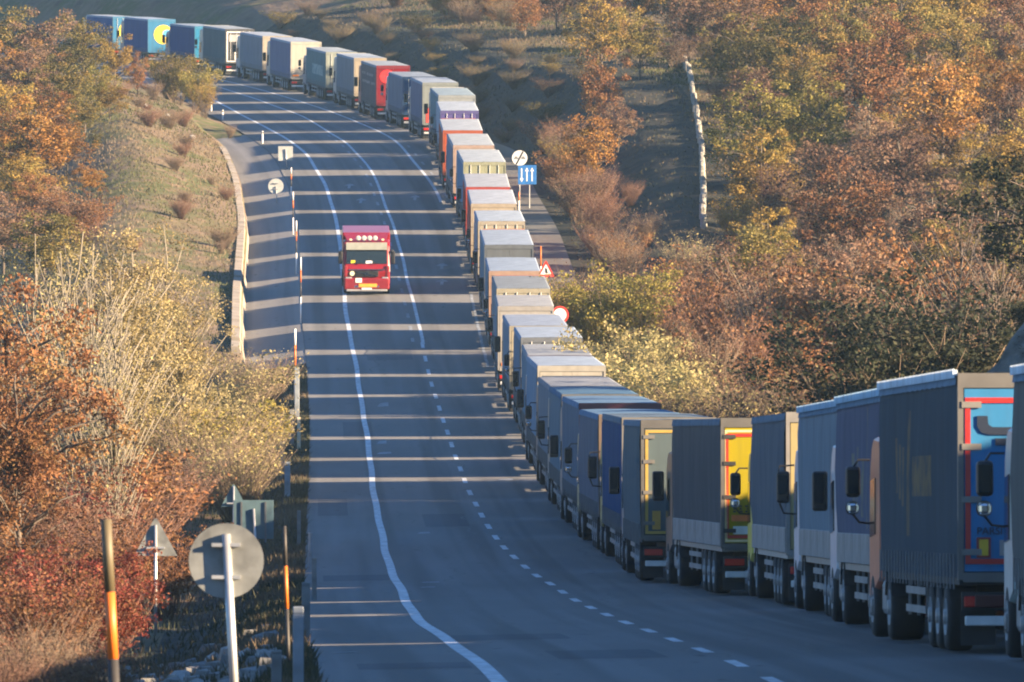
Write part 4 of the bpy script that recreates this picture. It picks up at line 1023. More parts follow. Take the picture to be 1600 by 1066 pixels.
# dry stone wall running up the ridge on the right
def stone_wall():
    m = plain("lit limestone", (.27, .26, .23), .9, 0, .4, 1.2); root = None; r = random.Random(5)
    d = 512.0
    while d < 668:
        t = (d - 512) / 156.0
        px = 1099 + (1074 - 1099) * t + 5 * math.sin(t * 5); x = (px - 800) / F_PX * d
        g = ground_z(x, d)
        if root is None: root = empty("dry_stone_wall", (x, d, g)); o_ = root.location.copy()
        L = r.uniform(.9, 2.0); h = r.uniform(.40, .60)
        bm = bmesh.new(); bmesh.ops.create_cube(bm, size=1)
        for v in bm.verts: v.co = Vector((v.co.x * (.34 if v.co.z < 0 else .26) + r.uniform(-.05, .05), v.co.y * L, v.co.z * (h + .3) + r.uniform(-.07, .07)))
        bmesh.ops.bevel(bm, geom=list(bm.edges), offset=.06, segments=1, affect='EDGES')
        me = bpy.data.meshes.new("stone"); bm.to_mesh(me); bm.free()
        link("stone", me, m, root, (x - o_[0] + r.uniform(-.05, .05), d - o_[1], g + h / 2 - .15 - o_[2])); d += L + r.uniform(-.05, .15)
    tag(root, "pale dry-stone wall running straight up the shaded grassy ridge", "wall")
stone_wall()

# ------------------------------------------------------------------ trees and shrubs
def tree_skeleton(seed, H=6.0, spread=2.4, trunk_h=.28, n_limb=9, thin=1.0, up=.6, lumps=0):
    """tapered trunk; limbs that fork towards leaf lumps spread unevenly through an egg-shaped crown"""
    r = random.Random(seed); mb = MB(); tips = []
    bend = [(r.uniform(-.12, .12), r.uniform(-.12, .12)) for _ in range(6)]
    tp = [Vector((0, 0, -.3))]
    for i in range(1, 6):
        tp.append(Vector((tp[-1].x + bend[i][0] * H * .08, tp[-1].y + bend[i][1] * H * .08, H * .80 * i / 5)))
    mb.tube(tp, [.022 * H * thin * (1 - .17 * i) for i in range(6)], 7)
    def on_trunk(t):
        k = min(4, int(t / .80 * 5)); return tp[k].lerp(tp[k + 1], min(1, (t / .80 * 5) - k))
    zc = H * (trunk_h + 1) / 2; rz = H * (1 - trunk_h) / 2
    warp = [(r.uniform(0, 6.28), r.uniform(.10, .24), r.choice((2, 3, 3, 4))) for _ in range(3)]
    N = lumps or n_limb * 5
    for i in range(N):
        a = i * 2.39996 + r.uniform(-.4, .4); cz = 1 - 2 * (i + .5) / N; cz = max(-.9, min(1, cz + r.uniform(-.1, .1)))
        s = math.sqrt(max(0, 1 - cz * cz)); k = 1 + sum(w * math.sin(m * a + ph + cz * 2.5) for ph, w, m in warp)
        q = k * (r.random() ** .45) * r.uniform(.75, 1.08)
        e = Vector((math.cos(a) * s * spread * q, math.sin(a) * s * spread * q, zc + cz * rz * min(1.05, q)))
        tips.append(e)
        if i % 2 == 0 or n_limb > 20:
            b = on_trunk(max(trunk_h * .7, min(.78, (e.z - .35 * up * math.hypot(e.x, e.y) - .1 * H) / H)))
            m = b.lerp(e, .5) + Vector((0, 0, (.10 if up < 1 else -.06) * (e - b).length)) + Vector((r.uniform(-.1, .1), r.uniform(-.1, .1), 0))
            mb.tube([b, m, e], [.0085 * H * thin, .0055 * H * thin, .0016 * H], 4)
            for j in range(2):
                c = m.lerp(e, r.uniform(0, .7)); f = c + Vector((r.uniform(-1, 1), r.uniform(-1, 1), r.uniform(.2, 1))) * (.16 * spread)
                mb.tube([c, f], [.0032 * H * thin, .0012 * H], 3)
    return mb, tips
def leaf_mesh(name, tips, seed, per, size, puff, sparse_bottom=False):
    r = np.random.RandomState(seed); C = []; T = []
    for t in tips:
        k = int(per * r.uniform(.45, 1.35)); c = r.normal(size=(k, 3)); c /= np.maximum(1e-6, np.linalg.norm(c, axis=1))[:, None]
        rad = puff * r.uniform(.6, 1.25)
        p = c * (r.rand(k, 1) ** .5) * rad * np.array([1, 1, .72]) + np.array(t[:])
        C.append(p); T.append(np.clip(r.uniform(.15, .85) + r.normal(0, .14, k), 0, 1))
    C = np.concatenate(C); T = np.concatenate(T); n = len(C)
    a = r.normal(size=(n, 3)); a /= np.linalg.norm(a, axis=1)[:, None]
    b = np.cross(a, r.normal(size=(n, 3))); b /= np.maximum(1e-6, np.linalg.norm(b, axis=1))[:, None]
    s = (size * r.uniform(.35, 1.0, n) ** 1.0 * np.where(r.rand(n) < .2, 1.6, 1.2))[:, None]
    V = np.empty((n, 4, 3)); V[:, 0] = C - a * s; V[:, 1] = C + b * s * .55; V[:, 2] = C + a * s; V[:, 3] = C - b * s * .55
    me = bpy.data.meshes.new(name)
    me.vertices.add(n * 4); me.vertices.foreach_set("co", V.reshape(-1))
    me.loops.add(n * 4); me.loops.foreach_set("vertex_index", np.arange(n * 4, dtype=np.int32))
    me.polygons.add(n); me.polygons.foreach_set("loop_start", np.arange(0, n * 4, 4, dtype=np.int32)); me.polygons.foreach_set("loop_total", np.full(n, 4, dtype=np.int32))
    at_ = me.attributes.new("tint", 'FLOAT', 'FACE'); at_.data.foreach_set("value", T.astype(np.float32))
    me.update(); return me
def shrub_stems(seed, n=46, H=2.6, fan=.55, forks=3, rad=.014):
    r = random.Random(seed); mb = MB(); tips = []
    for i in range(n):
        a = r.uniform(0, 6.283); l = H * r.uniform(.6, 1.08); k = r.uniform(.05, 1) * fan
        b = Vector((math.cos(a) * r.uniform(0, .5) * fan, math.sin(a) * r.uniform(0, .5) * fan, -.1))
        m = b + Vector((math.cos(a) * k * l * .45, math.sin(a) * k * l * .45, l * .5)); e = b + Vector((math.cos(a) * k * l, math.sin(a) * k * l, l * r.uniform(.85, 1)))
        mb.tube([b, m, e], [rad, rad * .75, rad * .3], 3); tips.append(e)
        for j in range(forks):
            s = b.lerp(m, r.uniform(.5, 1)) if r.random() < .4 else m.lerp(e, r.uniform(0, .8)); c = a + r.uniform(-1.6, 1.6); q = l * r.uniform(.15, .35)
            t = s + Vector((math.cos(c) * q * .6, math.sin(c) * q * .6, q)); mb.tube([s, t], [rad * .55, rad * .25], 3); tips.append(t)
    return mb, tips
SP = {}
def species(key, skel, leaf):
    mb, tips = skel; tr = mb.mesh(key + "_wood")
    cr = leaf_mesh(key + "_leaves", tips, hash(key) % 9999 if False else sum(map(ord, key)), *leaf) if leaf else None
    H = max(t.z for t in tips) + (leaf[2] * .6 if leaf else 0)
    SP[key] = (tr, cr, H)
for i in range(7):
    species("oak%d" % i, tree_skeleton(20 + i, 6.0, 2.2 + .25 * (i % 3), .10 + .05 * (i % 2), 13 + i % 3, .85, .5 + .1 * (i % 3)), (125, .080, .58))
for i in range(2):
    species("oakbig%d" % i, tree_skeleton(40 + i, 10.0, 3.4, .12, 18, .8, .6), (210, .075, .80))
for i in range(3):
    species("poplar%d" % i, tree_skeleton(50 + i, 10.0, 2.0, .08, 22, .42, 1.8), (120, .055, .62))
for i in range(3):
    species("birch%d" % i, tree_skeleton(60 + i, 10.0, 1.9, .12, 36, .30, 2.4), (10, .05, .5))
for i in range(4):
    species("bush%d" % i, shrub_stems(70 + i, 60, 2.8, .6, 4, .011), (22, .045, .28))
for i in range(4):
    species("twig%d" % i, shrub_stems(80 + i, 150, 2.8, .55, 6, .009), (3, .042, .25))
for i in range(2):
    species("wand%d" % i, shrub_stems(90 + i, 90, 5.0, .22, 6, .016), (6, .07, .3))
for i in range(3):
    species("leafy%d" % i, shrub_stems(100 + i, 30, 2.8, .62, 4), (80, .050, .42))
def plant(kind, leafc, px, ytop, d, label, cat=None, group=None, wide=1.0, wood=None, x=None, h=None):
    X = (px - 800) / F_PX * d if x is None else x
    g = gz_any(X, d) - .05
    H = h if h else at(px, ytop, d).z - g
    H = max(.8, H)
    tr, cr, H0 = SP[kind]
    istree = kind[:3] in ("oak", "pop", "bir")
    nm = {"oak": "oak_tree", "pop": "poplar_tree", "bir": "birch_tree"}.get(kind[:3], "shrub")
    root = empty(nm, (X, d, g), (0, 0, rnd.uniform(0, 6.28)))
    s = H / H0; root.scale = (s * wide, s * wide, s)
    wm = wood or (BIRCH if kind[:3] in ("bir", "pop") else (BARK if istree else TWIG))
    link("trunk" if istree else "stems", tr, wm, root, smooth=True)
    if cr is not None: link("crown" if istree else "foliage", cr, LEAF[leafc], root)
    return tag(root, label, cat or ("tree" if istree else "shrub"), group)
COLN = {'bright': 'bright yellow', 'rust': 'rust-brown', 'orange': 'orange', 'gold': 'golden', 'olive': 'olive', 'brown': 'dull brown', 'lime': 'yellow-green', 'pale': 'pale yellow', 'red': 'red', 'dark': 'dark'}
# --- forest on the right, planted in rows that climb away from us
ROWS = [(392, 1215, 1.0), (418, 1165, 1.0), (446, 1130, 1.0), (474, 1145, 1.02), (502, 1150, 1.05), (530, 1150, 1.05), (560, 1140, 1.05), (590, 1135, 1.1), (622, 1120, 1.1), (656, 1040, 1.1), (692, 900, 1.1), (730, 840, 1.05), (772, 700, 1.0)]
ri = 0
for ri, (d, px0, hs) in enumerate(ROWS):
    x = (px0 - 800) / F_PX * d + 1.6; n = 0
    while x < d * .0572 + 5:
        n += 1
        dd = d + rnd.uniform(-9, 9)
        lc = rnd.choices(['rust', 'orange', 'gold', 'olive', 'brown', 'lime'], [3, 1.3, 1.8, 3.6, 4.2, .8] if ri < 6 else [2, 1.1, 2.2, 4.6, 3.0, 1])[0]
        h = rnd.uniform(5.0, 7.2) * hs * (.82 if ri < 3 else 1)
        plant("oak%d" % rnd.randrange(7), lc, 0, 0, dd, "%s autumn oak, %s from the left in the %s row up the right-hand forest" % (COLN[lc], nth(n), nth(ri + 1)), None, "oaks of the right-hand forest", rnd.uniform(.95, 1.25), None, x, h)
        if rnd.random() < .55:
            pass
        x += rnd.uniform(2.9, 4.3)
# undergrowth between the rows
UG = []
for i in range(96):
    d = rnd.uniform(385, 735); lo = interp(d, [385, 480, 620, 735], [1180, 1130, 1115, 860])
    UG.append((rnd.choice(['brown', 'rust', 'olive', 'olive', 'brown', 'gold']), rnd.uniform(lo, 1610), d))
UG.sort(key=lambda q: q[1]); cnt = {}
for lc, px, d in UG:
    cnt[lc] = cnt.get(lc, 0) + 1
    plant(rnd.choice(["bush0", "bush1", "bush2", "bush3", "leafy0", "leafy1", "twig0", "twig2"]), lc, px, 0, d, "low %s bush under the right-hand oaks, %s of its colour from the left" % (COLN[lc], nth(cnt[lc])), None, "undergrowth bushes", 1.3, rnd.choice([TWIG, TWIG_R]), None, rnd.uniform(1.8, 3.4))
# hedge of bare shrubs along the back of the lay-by
for i in range(15):
    d = 482 + i * 8.6; x = xre(d) + 3.4 + rnd.uniform(0, 1.3); k = ["twig0", "bush1", "twig2", "twig3", "bush3"][i % 5]
    plant(k, ['brown', 'rust', 'brown', 'olive'][i % 4], 0, 0, d, "bare shrub in the hedge behind the lay-by, %s from its near end" % nth(i + 1), None, "hedge behind the lay-by", 1.25, TWIG_R if i % 3 else TWIG, x, rnd.uniform(2.4, 3.4))
# scrub on the left bank and on the crest behind the queue
for i in range(16):
    d = 455 + i * 13.5; x = xle(d) - rnd.uniform(4.2, 9.5)
    plant("twig%d" % (i % 4), 'brown', 0, 0, d, "low mauve-brown scrub on the grassy left bank, %s from the near end" % nth(i + 1), None, "scrub on the left bank", 1.7, TWIG_R if i % 2 else TWIG, x, rnd.uniform(.9, 1.7))
for i in range(22):
    px = 400 + i * 22 + rnd.uniform(-8, 8); d = interp(px, [400, 620, 900], [860, 800, 735]) + rnd.uniform(-12, 18)
    lc = ['brown', 'rust', 'olive', 'brown'][i % 4]
    plant(["twig0", "bush1", "bush2", "twig3", "leafy1"][i % 5], lc, px, 0, d, "%s scrub on the far crest behind the queue, %s from the left" % (COLN[lc], nth(i + 1)), None, "scrub on the far crest", 1.6, TWIG_R if i % 3 else TWIG, None, rnd.uniform(1.8, 3.4))
for i in range(10):
    d = 225 + i * 8.5; x = xre(d) + 10.5 + rnd.uniform(-1, 2.0)
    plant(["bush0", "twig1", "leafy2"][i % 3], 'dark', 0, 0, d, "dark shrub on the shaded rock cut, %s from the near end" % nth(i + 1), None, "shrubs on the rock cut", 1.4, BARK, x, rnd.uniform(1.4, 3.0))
for i in range(46):
    d = 622 + i * 4.0; x = xre(d) + 2.2 + (i * 5 % 13) * .62
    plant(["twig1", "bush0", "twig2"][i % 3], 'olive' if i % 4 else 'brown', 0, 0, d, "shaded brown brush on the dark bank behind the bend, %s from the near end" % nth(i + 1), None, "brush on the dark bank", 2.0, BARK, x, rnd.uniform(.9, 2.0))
for i in range(15):
    px = 1150 + i * 29; d = 400 + (i * 53 % 130)
    plant("wand%d" % (i % 2), 'brown', px, 0, d, "bare pinkish sapling clump inside the right-hand forest, %s from the left" % nth(i + 1), None, "bare saplings in the forest", .9, TWIG_R if i % 3 else BIRCH, None, rnd.uniform(4.0, 5.6))
for i, (px, yt, d, lc, kd) in enumerate(((60, 145, 560, 'orange', 0), (132, 150, 592, 'olive', 3), (38, 240, 530, 'gold', 4), (95, 290, 505, 'brown', 2), (172, 128, 608, 'gold', 5), (18, 165, 572, 'rust', 6), (140, 255, 540, 'orange', 1), (70, 330, 480, 'olive', 3), (25, 60, 650, 'orange', 2), (100, 95, 612, 'olive', 0))):
    plant("oak%d" % kd, lc, px, yt, d, "%s oak filling the left forest edge, %s of the infill oaks" % (COLN[lc], nth(i + 1)), None, "oaks of the left forest", 1.35)
# --- trees and shrubs one by one: (species, leaves, px, row of the top, distance, label, width, wood)
ONE = [
 # right of the lay-by
 ("oak0", 'rust', 935, 70, 596, "rust-brown oak leaning over the dark bank above the lay-by", .85, None),
 ("oak3", 'orange', 918, 178, 556, "small orange oak at the right edge of the dark bank", 1.0, None),
 ("oak5", 'brown', 965, 150, 572, "dull brown oak left of the dry-stone wall", 1.0, None),
 ("oak1", 'olive', 1000, 10, 630, "olive oak above the top end of the dry-stone wall", 1.1, None),
 ("oak2", 'gold', 940, -10, 640, "golden oak at the top left of the right-hand forest", 1.2, None),
 ("twig0", 'brown', 940, 250, 545, "purplish bare shrub behind the lay-by", 1.1, TWIG_R),
 ("twig1", 'brown', 985, 270, 535, "wide reddish bare shrub left of the dry-stone wall foot", 1.2, TWIG_R),
 ("twig2", 'brown', 905, 235, 560, "thin bare shrub at the corner of the lay-by", .9, TWIG_R),
 ("twig3", 'brown', 1010, 320, 505, "bare grey shrub below the foot of the dry-stone wall", 1.2, None),
 ("twig0", 'brown', 960, 338, 492, "bare tan shrub beside the sunlit end of the lay-by", 1.2, None),
 ("twig2", 'pale', 1075, 352, 480, "straw-coloured shrub on the grass below the stone wall", 1.2, None),
 ("twig1", 'brown', 905, 410, 432, "tan shrub right of the red-ringed sign", 1.0, None),
 ("twig3", 'brown', 895, 398, 445, "straw shrub beside the warning triangle", .9, None),
 ("leafy0", 'lime', 968, 404, 428, "rounded yellow-green bush right of the red-ringed sign", 1.15, None),
 ("leafy2", 'lime', 935, 425, 430, "smaller olive-yellow bush beside the rounded yellow-green one", 1.0, None),
 ("bush0", 'brown', 1020, 385, 442, "brown thicket between the yellow bush and the bare saplings", 1.3, TWIG_R),
 ("bush1", 'rust', 1130, 380, 432, "rust thicket behind the bare saplings", 1.3, TWIG_R),
 ("bush3", 'brown', 1215, 370, 424, "brown thicket at the left foot of the forest", 1.3, None),
 ("leafy1", 'pale', 985, 492, 352, "large pale yellow bush directly behind the truck roofs", 1.05, None),
 ("leafy2", 'pale', 1045, 530, 338, "pale yellow bush sloping down behind the shade-blue roofs", 1.2, None),
 ("leafy0", 'pale', 945, 528, 372, "small pale bush at the left end of the yellow hedge", .9, None),
 ("bush2", 'pale', 1080, 570, 318, "thin pale bush right above the navy truck roof", 1.2, None),
 ("wand0", 'rust', 1080, 415, 380, "tall pinkish bare sapling clump left of centre among the saplings", 1.0, TWIG_R),
 ("wand1", 'rust', 1130, 402, 376, "tallest rusty bare sapling clump behind the yellow truck", 1.0, TWIG_R),
 ("wand0", 'brown', 1185, 395, 372, "bare sapling clump with pale stems right of the rusty one", .9, BIRCH),
 ("wand1", 'rust', 1165, 450, 356, "reddish sapling clump in front of the pale-stemmed one", 1.1, TWIG_R),
 ("wand0", 'brown', 1110, 470, 350, "brown sapling clump right of the pale yellow bush", 1.1, TWIG),
 ("twig2", 'pale', 1150, 560, 318, "grey twiggy thicket above the bright yellow rear door", 1.5, None),
 ("twig1", 'pale', 1225, 545, 322, "grey twiggy thicket above the grey truck with cream rear", 1.5, None),
 ("twig3", 'brown', 1100, 585, 310, "low tan thicket just above the ochre-framed truck", 1.5, None),
 ("bush2", 'rust', 1240, 520, 340, "small rust shrub at the right end of the saplings", 1.1, TWIG_R),
 ("oak4", 'rust', 1290, 395, 372, "rust oak in front of the forest above the light grey trucks", 1.1, None),
 ("oak6", 'brown', 1360, 372, 366, "dull brown oak behind the shaded thicket", 1.15, None),
 ("oak2", 'rust', 1430, 352, 372, "rust oak above the shaded thicket near the rock cut", 1.1, None),
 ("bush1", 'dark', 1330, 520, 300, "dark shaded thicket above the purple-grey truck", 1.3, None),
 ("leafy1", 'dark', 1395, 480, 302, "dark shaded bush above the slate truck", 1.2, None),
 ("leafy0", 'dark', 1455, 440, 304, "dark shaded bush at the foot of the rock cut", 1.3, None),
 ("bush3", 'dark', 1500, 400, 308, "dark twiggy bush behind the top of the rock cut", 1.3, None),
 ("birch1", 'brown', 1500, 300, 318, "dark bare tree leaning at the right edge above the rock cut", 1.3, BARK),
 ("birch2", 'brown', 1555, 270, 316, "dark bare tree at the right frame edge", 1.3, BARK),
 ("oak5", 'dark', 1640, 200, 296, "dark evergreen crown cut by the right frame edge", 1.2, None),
 # far bank and hill behind the queue
 ("twig0", 'brown', 790, 55, 700, "sunlit tan shrub on the dark bank behind the bend", 1.1, None),
 ("twig3", 'pale', 640, 12, 800, "straw shrub on the crest behind the queue", 1.4, None),
 ("leafy1", 'lime', 560, -2, 830, "yellow-green bush on the crest behind the queue", 1.3, None),
 ("leafy2", 'olive', 690, 0, 800, "olive bush at the top edge above the dark bank", 1.4, None),
 ("bush0", 'rust', 480, 8, 850, "rust shrub on the hill above the grey far trucks", 1.5, TWIG_R),
 ("leafy0", 'lime', 425, 2, 850, "yellowish bush below the white hill fence", 1.2, None),
 ("bush2", 'brown', 520, 18, 835, "brown shrub right of the rust one on the far hill", 1.6, None),
 ("bush1", 'brown', 610, 2, 820, "brown shrub on the far hill crest", 1.6, None),
 ("oak3", 'rust', 820, -10, 720, "rust oak at the top edge above the dark bank", 1.1, None),
 ("oak6", 'orange', 770, -6, 760, "orange oak at the top edge left of the rust one", 1.1, None),
 ("bush3", 'brown', 740, 14, 760, "brown shrub on the lip of the dark bank", 1.5, TWIG_R),
 ("bush0", 'olive', 380, 14, 860, "olive shrub behind the grey-green far truck", 1.5, None),
 # bushes that hide the last trucks, left
 ("leafy1", 'olive', 278, 76, 682, "olive bush hiding the wheels of the navy truck", 1.2, None),
 ("leafy2", 'lime', 306, 98, 672, "yellow-olive bush at the road edge below the grey-green truck", 1.0, None),
 ("twig1", 'brown', 265, 78, 690, "tan bush below the dark blue truck", 1.3, None),
 ("bush2", 'gold', 318, 122, 660, "small gold bush at the far left road edge", .9, None),
 ("twig0", 'brown', 240, 120, 668, "tan twiggy shrub on top of the grassy bank", 1.2, None),
 ("twig2", 'brown', 360, 190, 640, "bare shrub at the head of the paved gutter", 1.0, None),
 # oaks on the far left
 ("oak0", 'olive', 20, 5, 700, "olive oak in the top left corner", 1.2, None),
 ("oak2", 'brown', 75, 12, 690, "brown oak at the top edge left of the blue trucks", 1.2, None),
 ("oak4", 'olive', 130, 22, 682, "olive oak half hiding the last truck of the queue", 1.1, None),
 ("oak1", 'gold', 180, 52, 672, "golden oak under the dark blue truck", 1.0, None),
 ("oak6", 'rust', 215, 80, 668, "small rust oak at the left edge of the tan bushes", .9, None),
 ("oak5", 'brown', 45, 62, 640, "brown oak in the upper left forest", 1.2, None),
 ("oak3", 'olive', 110, 70, 630, "olive oak in the middle of the left forest", 1.1, None),
 ("oak0", 'lime', 158, 100, 615, "yellow-green oak at the right edge of the left forest", 1.0, None),
 ("oak1", 'rust', 85, 128, 596, "rust oak above the bright orange one", 1.1, None),
 ("oak2", 'gold', 10, 110, 600, "golden oak at the left frame edge", 1.2, None),
 ("oak4", 'orange', 105, 188, 565, "bright orange oak beside the grassy bank", 1.15, None),
 ("oak6", 'olive', 150, 200, 575, "olive oak right behind the bright orange one", .9, None),
 ("oak5", 'gold', 20, 205, 560, "gold oak left of the bright orange one", 1.2, None),
 ("oak3", 'rust', 55, 270, 520, "rust oak below the bright orange one", 1.2, None),
 ("bush1", 'rust', 130, 290, 505, "rust shrub at the foot of the grassy bank", 1.4, TWIG_R),
 ("oak1", 'brown', 5, 300, 500, "brown oak low on the left frame edge", 1.2, None),
 ("twig3", 'brown', 330, 300, 560, "bare brush patch on the grassy bank beside the wall", 1.2, None),
 ("twig1", 'brown', 345, 370, 505, "bare brush on the lower end of the grassy bank", 1.1, None),
 ("twig0", 'brown', 230, 165, 640, "low mauve brush high on the grassy bank", 1.5, TWIG_R),
 # near left
 ("poplar0", 'bright', 255, 335, 330, "tall golden poplar right of the bare birches", 1.0, None),
 ("poplar1", 'bright', 205, 352, 322, "golden poplar between the bare birches and the tallest poplar", 1.0, None),
 ("poplar2", 'bright', 165, 362, 318, "pale yellow poplar behind the bare birches", 1.0, None),
 ("poplar1", 'bright', 285, 430, 325, "shorter golden poplar at the right end of the row", .9, None),
 ("birch0", 'pale', 112, 345, 262, "bare pale birch with several upright stems", 1.0, None),
 ("birch1", 'pale', 140, 365, 258, "slender bare birch leaning right", .9, None),
 ("birch2", 'pale', 55, 350, 270, "bare birch at the left of the birch group", 1.0, None),
 ("birch0", 'pale', 175, 440, 250, "short bare birch with spreading branches", .9, None),
 ("oakbig0", 'rust', 12, 430, 240, "dark rust oak against the left frame edge", 1.0, None),
 ("oakbig1", 'rust', 25, 560, 225, "second rust oak low at the left frame edge", .9, None),
 ("poplar0", 'pale', 90, 400, 300, "pale poplar behind the left birch", 1.0, None),
 ("bush1", 'pale', 330, 545, 350, "pale shrub at the top of the shrubby verge", 1.3, None),
 ("twig0", 'pale', 400, 530, 392, "grey twiggy shrub beside the end of the gutter", 1.3, None),
 ("twig1", 'brown', 425, 545, 398, "small tan shrub next to the tall orange snow pole", 1.0, None),
 ("bush0", 'pale', 365, 590, 335, "straw shrub in the middle of the verge", 1.3, None),
 ("twig2", 'pale', 300, 600, 320, "broad grey twiggy shrub below the poplars", 1.5, None),
 ("twig3", 'pale', 370, 640, 310, "rounded straw shrub above the rectangular sign", 1.4, None),
 ("bush3", 'lime', 345, 615, 322, "shrub with scattered yellow-green leaves", 1.2, None),
 ("twig1", 'pale', 410, 610, 345, "twiggy shrub left of the grey guard posts", 1.1, None),
 ("twig0", 'brown', 250, 690, 285, "brown twiggy shrub left of the dark hollow", 1.4, TWIG_R),
 ("bush2", 'rust', 180, 660, 268, "rust shrub at the foot of the birches", 1.5, TWIG_R),
 ("bush0", 'red', 90, 700, 250, "reddish shrub under the birch stems", 1.4, TWIG_R),
 ("bush1", 'brown', 20, 720, 230, "brown shrub on the left below the rust oak", 1.5, TWIG_R),
 ("twig3", 'brown', 150, 740, 226, "tangled bare shrub behind the triangular sign", 1.5, TWIG_R),
 ("bush3", 'rust', 262, 800, 214, "rusty brush around the triangular sign pole", 1.2, TWIG_R),
 ("bush2", 'rust', 190, 815, 212, "rusty red brush left of the triangular sign", 1.2, TWIG_R),
 ("leafy0", 'red', 120, 838, 180, "crimson bush left of the orange-banded pole", 1.1, TWIG_R),
 ("leafy2", 'red', 165, 880, 166, "low crimson bush right behind the orange-banded pole", 1.0, TWIG_R),
 ("bush0", 'rust', 50, 800, 190, "rusty brush left of the crimson bush", 1.4, TWIG_R),
 ("bush1", 'red', 10, 850, 165, "red-brown brush on the left frame edge", 1.4, TWIG_R),
 ("bush3", 'rust', 75, 880, 150, "coppery brush below the crimson bush", 1.2, TWIG_R),
 ("twig2", 'brown', 30, 930, 132, "dry tangled brush in the bottom left corner", 1.3, None),
 ("twig0", 'brown', 110, 955, 126, "dry tan brush at the bottom left of the orange-banded pole", 1.2, None),
 ("twig1", 'brown', 0, 985, 118, "dry brush cut by the bottom left corner", 1.3, TWIG_R),
 ("bush2", 'brown', 150, 990, 122, "thin dry weeds at the foot of the orange-banded pole", 1.1, None),
]
for (kd, lc, px, yt, d, lab, wd, wood) in ONE: plant(kd, lc, px, yt, d, lab, None, None, wd, wood)

# ------------------------------------------------------------------ grass, rubble
def grass(name, label, pts, mat, h, wd, seed):
    r = np.random.RandomState(seed); n = len(pts); P = np.array(pts)
    a = r.uniform(0, 6.283, n); hh = h * r.uniform(.5, 1.4, n)
    lean = r.normal(0, .35, (n, 2)) * hh[:, None]
    V = np.empty((n, 3, 3)); dx = np.stack([np.cos(a), np.sin(a), np.zeros(n)], 1) * wd
    V[:, 0] = P - dx; V[:, 1] = P + dx; V[:, 2] = P + np.stack([lean[:, 0], lean[:, 1], hh], 1)
    me = bpy.data.meshes.new(name); me.vertices.add(n * 3); me.vertices.foreach_set("co", V.reshape(-1))
    me.loops.add(n * 3); me.loops.foreach_set("vertex_index", np.arange(n * 3, dtype=np.int32))
    me.polygons.add(n); me.polygons.foreach_set("loop_start", np.arange(0, n * 3, 3, dtype=np.int32)); me.polygons.foreach_set("loop_total", np.full(n, 3, dtype=np.int32))
    t = me.attributes.new("tint", 'FLOAT', 'FACE')
    tint = np.array([.5 + 1.6 * vnoise(p[0] * .25, p[1] * .08) for p in pts]) + r.normal(0, .18, n)
    t.data.foreach_set("value", np.clip(tint, 0, 1).astype(np.float32)); me.update()
    o = stuff(link(name, me, mat)); tag(o, label, "grass"); return o
GR1 = leaf_mat("bank grass", [(.055, .066, .026), (.09, .088, .04), (.135, .103, .068), (.165, .125, .085)])
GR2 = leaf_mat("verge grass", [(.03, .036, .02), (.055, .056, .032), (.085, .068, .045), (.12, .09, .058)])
pts = []
for i in range(30000):
    d = rnd.uniform(428, 690); u = 3.5 + 15 * rnd.random() ** 1.2; x = xle(d) - u
    pts.append((x, d, ground_z(x, d) - .02))
grass("bank_grass", "dry green and tan grass covering the sunlit left bank", pts, GR1, .15, .045, 1)
pts = []
for i in range(60000):
    d = rnd.uniform(90, 428) if rnd.random() < .8 else rnd.uniform(90, 180); u = .05 + 9 * rnd.random() ** 1.6; x = xle(d) - u + .12 * rnd.random()
    if d < 260 and rnd.random() < .5 and 1.2 < u < 4: continue
    pts.append((x, d, max(ground_z(x, d), zroad(x, d) - .9 if u > .1 else -99) - .02))
grass("verge_grass", "short dark weeds along the left road verge", pts, GR2, .20, .025, 2)
pts = []; pts2 = []
for i in range(60000):
    d = rnd.uniform(318, 800); u = .4 + 22 * rnd.random() ** 1.1
    if 477 < d < 638 and u < 2.6: continue
    x = xre(d) + u
    if d > 470 and u < 13 and rnd.random() < .55: continue
    (pts2 if d > 470 and u < 13 else pts).append((x, d, ground_z(x, d) - .02))
grass("hillside_grass", "dry grass on the right-hand bank and under the trees", pts, GR1, .26, .05, 3)
grass("bank_turf", "shade-darkened turf on the bank behind the queue", pts2, GR2, .16, .045, 4)  # darker blade colour stands in for the slope's shade
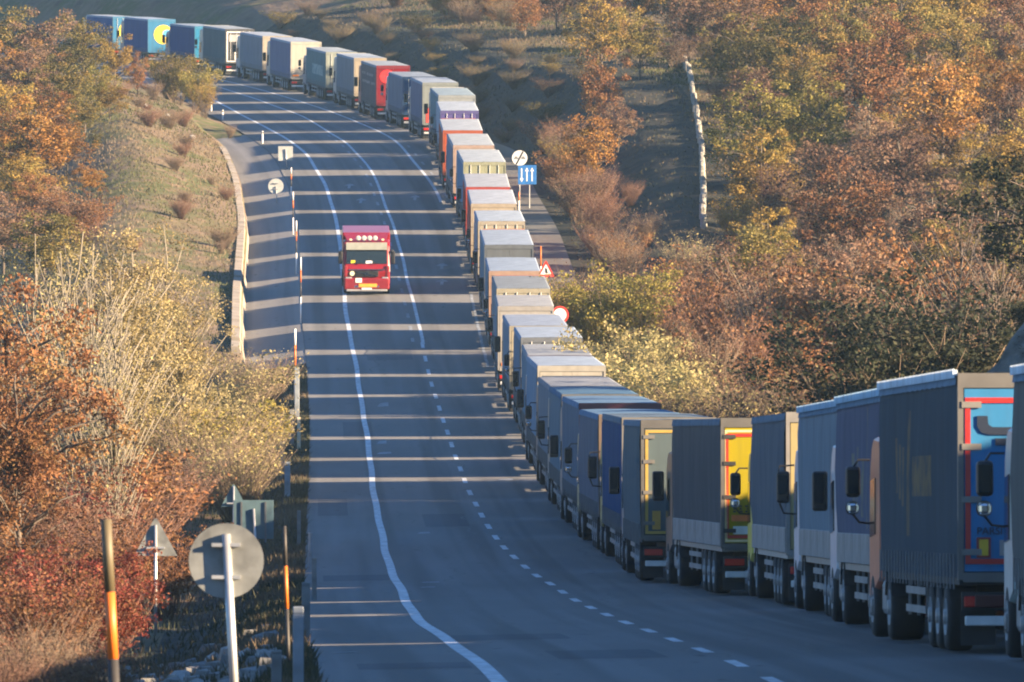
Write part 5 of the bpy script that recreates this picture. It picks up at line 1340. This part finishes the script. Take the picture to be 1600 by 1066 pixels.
# pale rubble in the ditch
def rubble():
    r = random.Random(9); mb = MB(); spots = []
    for i in range(420):
        d = r.choice((r.uniform(112, 175), r.uniform(118, 150))); u = r.uniform(.6, 4.2); x = xle(d) - u
        s = .05 + .16 * r.random() ** 2.5
        v = []
        for (a, b, c) in ((-1, -1, -.5), (1, -1, -.5), (1, 1, -.5), (-1, 1, -.5), (-.6, -.7, .7), (.7, -.5, .6), (.5, .7, .8), (-.7, .5, .5)):
            v.append((x + a * s * r.uniform(.7, 1.2), d + b * s * r.uniform(.7, 1.2) * 1.3, ground_z(x, d) + .4 * s + c * s * r.uniform(.6, 1)))
        mb.add(v, [(0, 3, 2, 1), (4, 5, 6, 7), (0, 1, 5, 4), (1, 2, 6, 5), (2, 3, 7, 6), (3, 0, 4, 7)])
    o = stuff(link("rubble", mb.mesh("rubble"), plain("pale rubble", (.20, .195, .185), .9, 0, .4, 2.0))); tag(o, "pale broken stone strewn in the ditch lower left", "rubble")
    for i in range(9):
        bm = bmesh.new(); bmesh.ops.create_icosphere(bm, subdivisions=2, radius=1)
        s = r.uniform(.13, .26); k = r.uniform(0, 9)
        for v in bm.verts: v.co = v.co * (1 + .5 * vnoise(v.co.x * 2 + k, v.co.y * 2 + v.co.z * 3)) * s; v.co.z *= .7
        me = bpy.data.meshes.new("rock"); bm.to_mesh(me); bm.free()
        d = r.uniform(122, 160); x = ((230 + i * 26) - 800) / F_PX * d
        tag(link("rock", me, plain("limestone", (.30, .295, .28), .9, 0, .3, 3.0), None, (x, d, ground_z(x, d) + s * .3)), "pale limestone rock in the ditch rubble, %s from the left" % nth(i + 1), "rock", "rocks in the ditch")
    for (px, py, d, lab) in ((285, 135, 640, "pale boulder on top of the left bank under the tan bushes"), (262, 140, 645, "second pale boulder beside the first on the left bank"), (228, 125, 655, "white rock near the left end of the bank top"), (300, 214, 610, "small white stone on the upper grassy bank")):
        bm = bmesh.new(); bmesh.ops.create_icosphere(bm, subdivisions=2, radius=1); k = r.uniform(0, 9); s = r.uniform(.14, .24)
        for v in bm.verts: v.co = v.co * (1 + .6 * vnoise(v.co.x * 2 + k, v.co.y * 2 + v.co.z * 3)) * s
        me = bpy.data.meshes.new("rock"); bm.to_mesh(me); bm.free(); x = (px - 800) / F_PX * d
        tag(link("rock", me, MATS["limestone"], None, (x, d, ground_z(x, d) + .1)), lab, "rock")
rubble()

# ------------------------------------------------------------------ autumn haze filling the valley
def haze():
    mb = MB().box(-700, 700, -350, 1480, -25, 130)
    m = bpy.data.materials.new("valley haze"); m.use_nodes = True; t = m.node_tree
    t.nodes.remove(t.nodes["Principled BSDF"])
    v = t.nodes.new("ShaderNodeVolumePrincipled"); v.inputs['Color'].default_value = (.45, .72, 1.0, 1); v.inputs['Density'].default_value = .00007; v.inputs['Anisotropy'].default_value = 0.0
    t.links.new(v.outputs[0], t.nodes["Material Output"].inputs['Volume'])
    stuff(link("haze", mb.mesh("haze"), m))
haze()
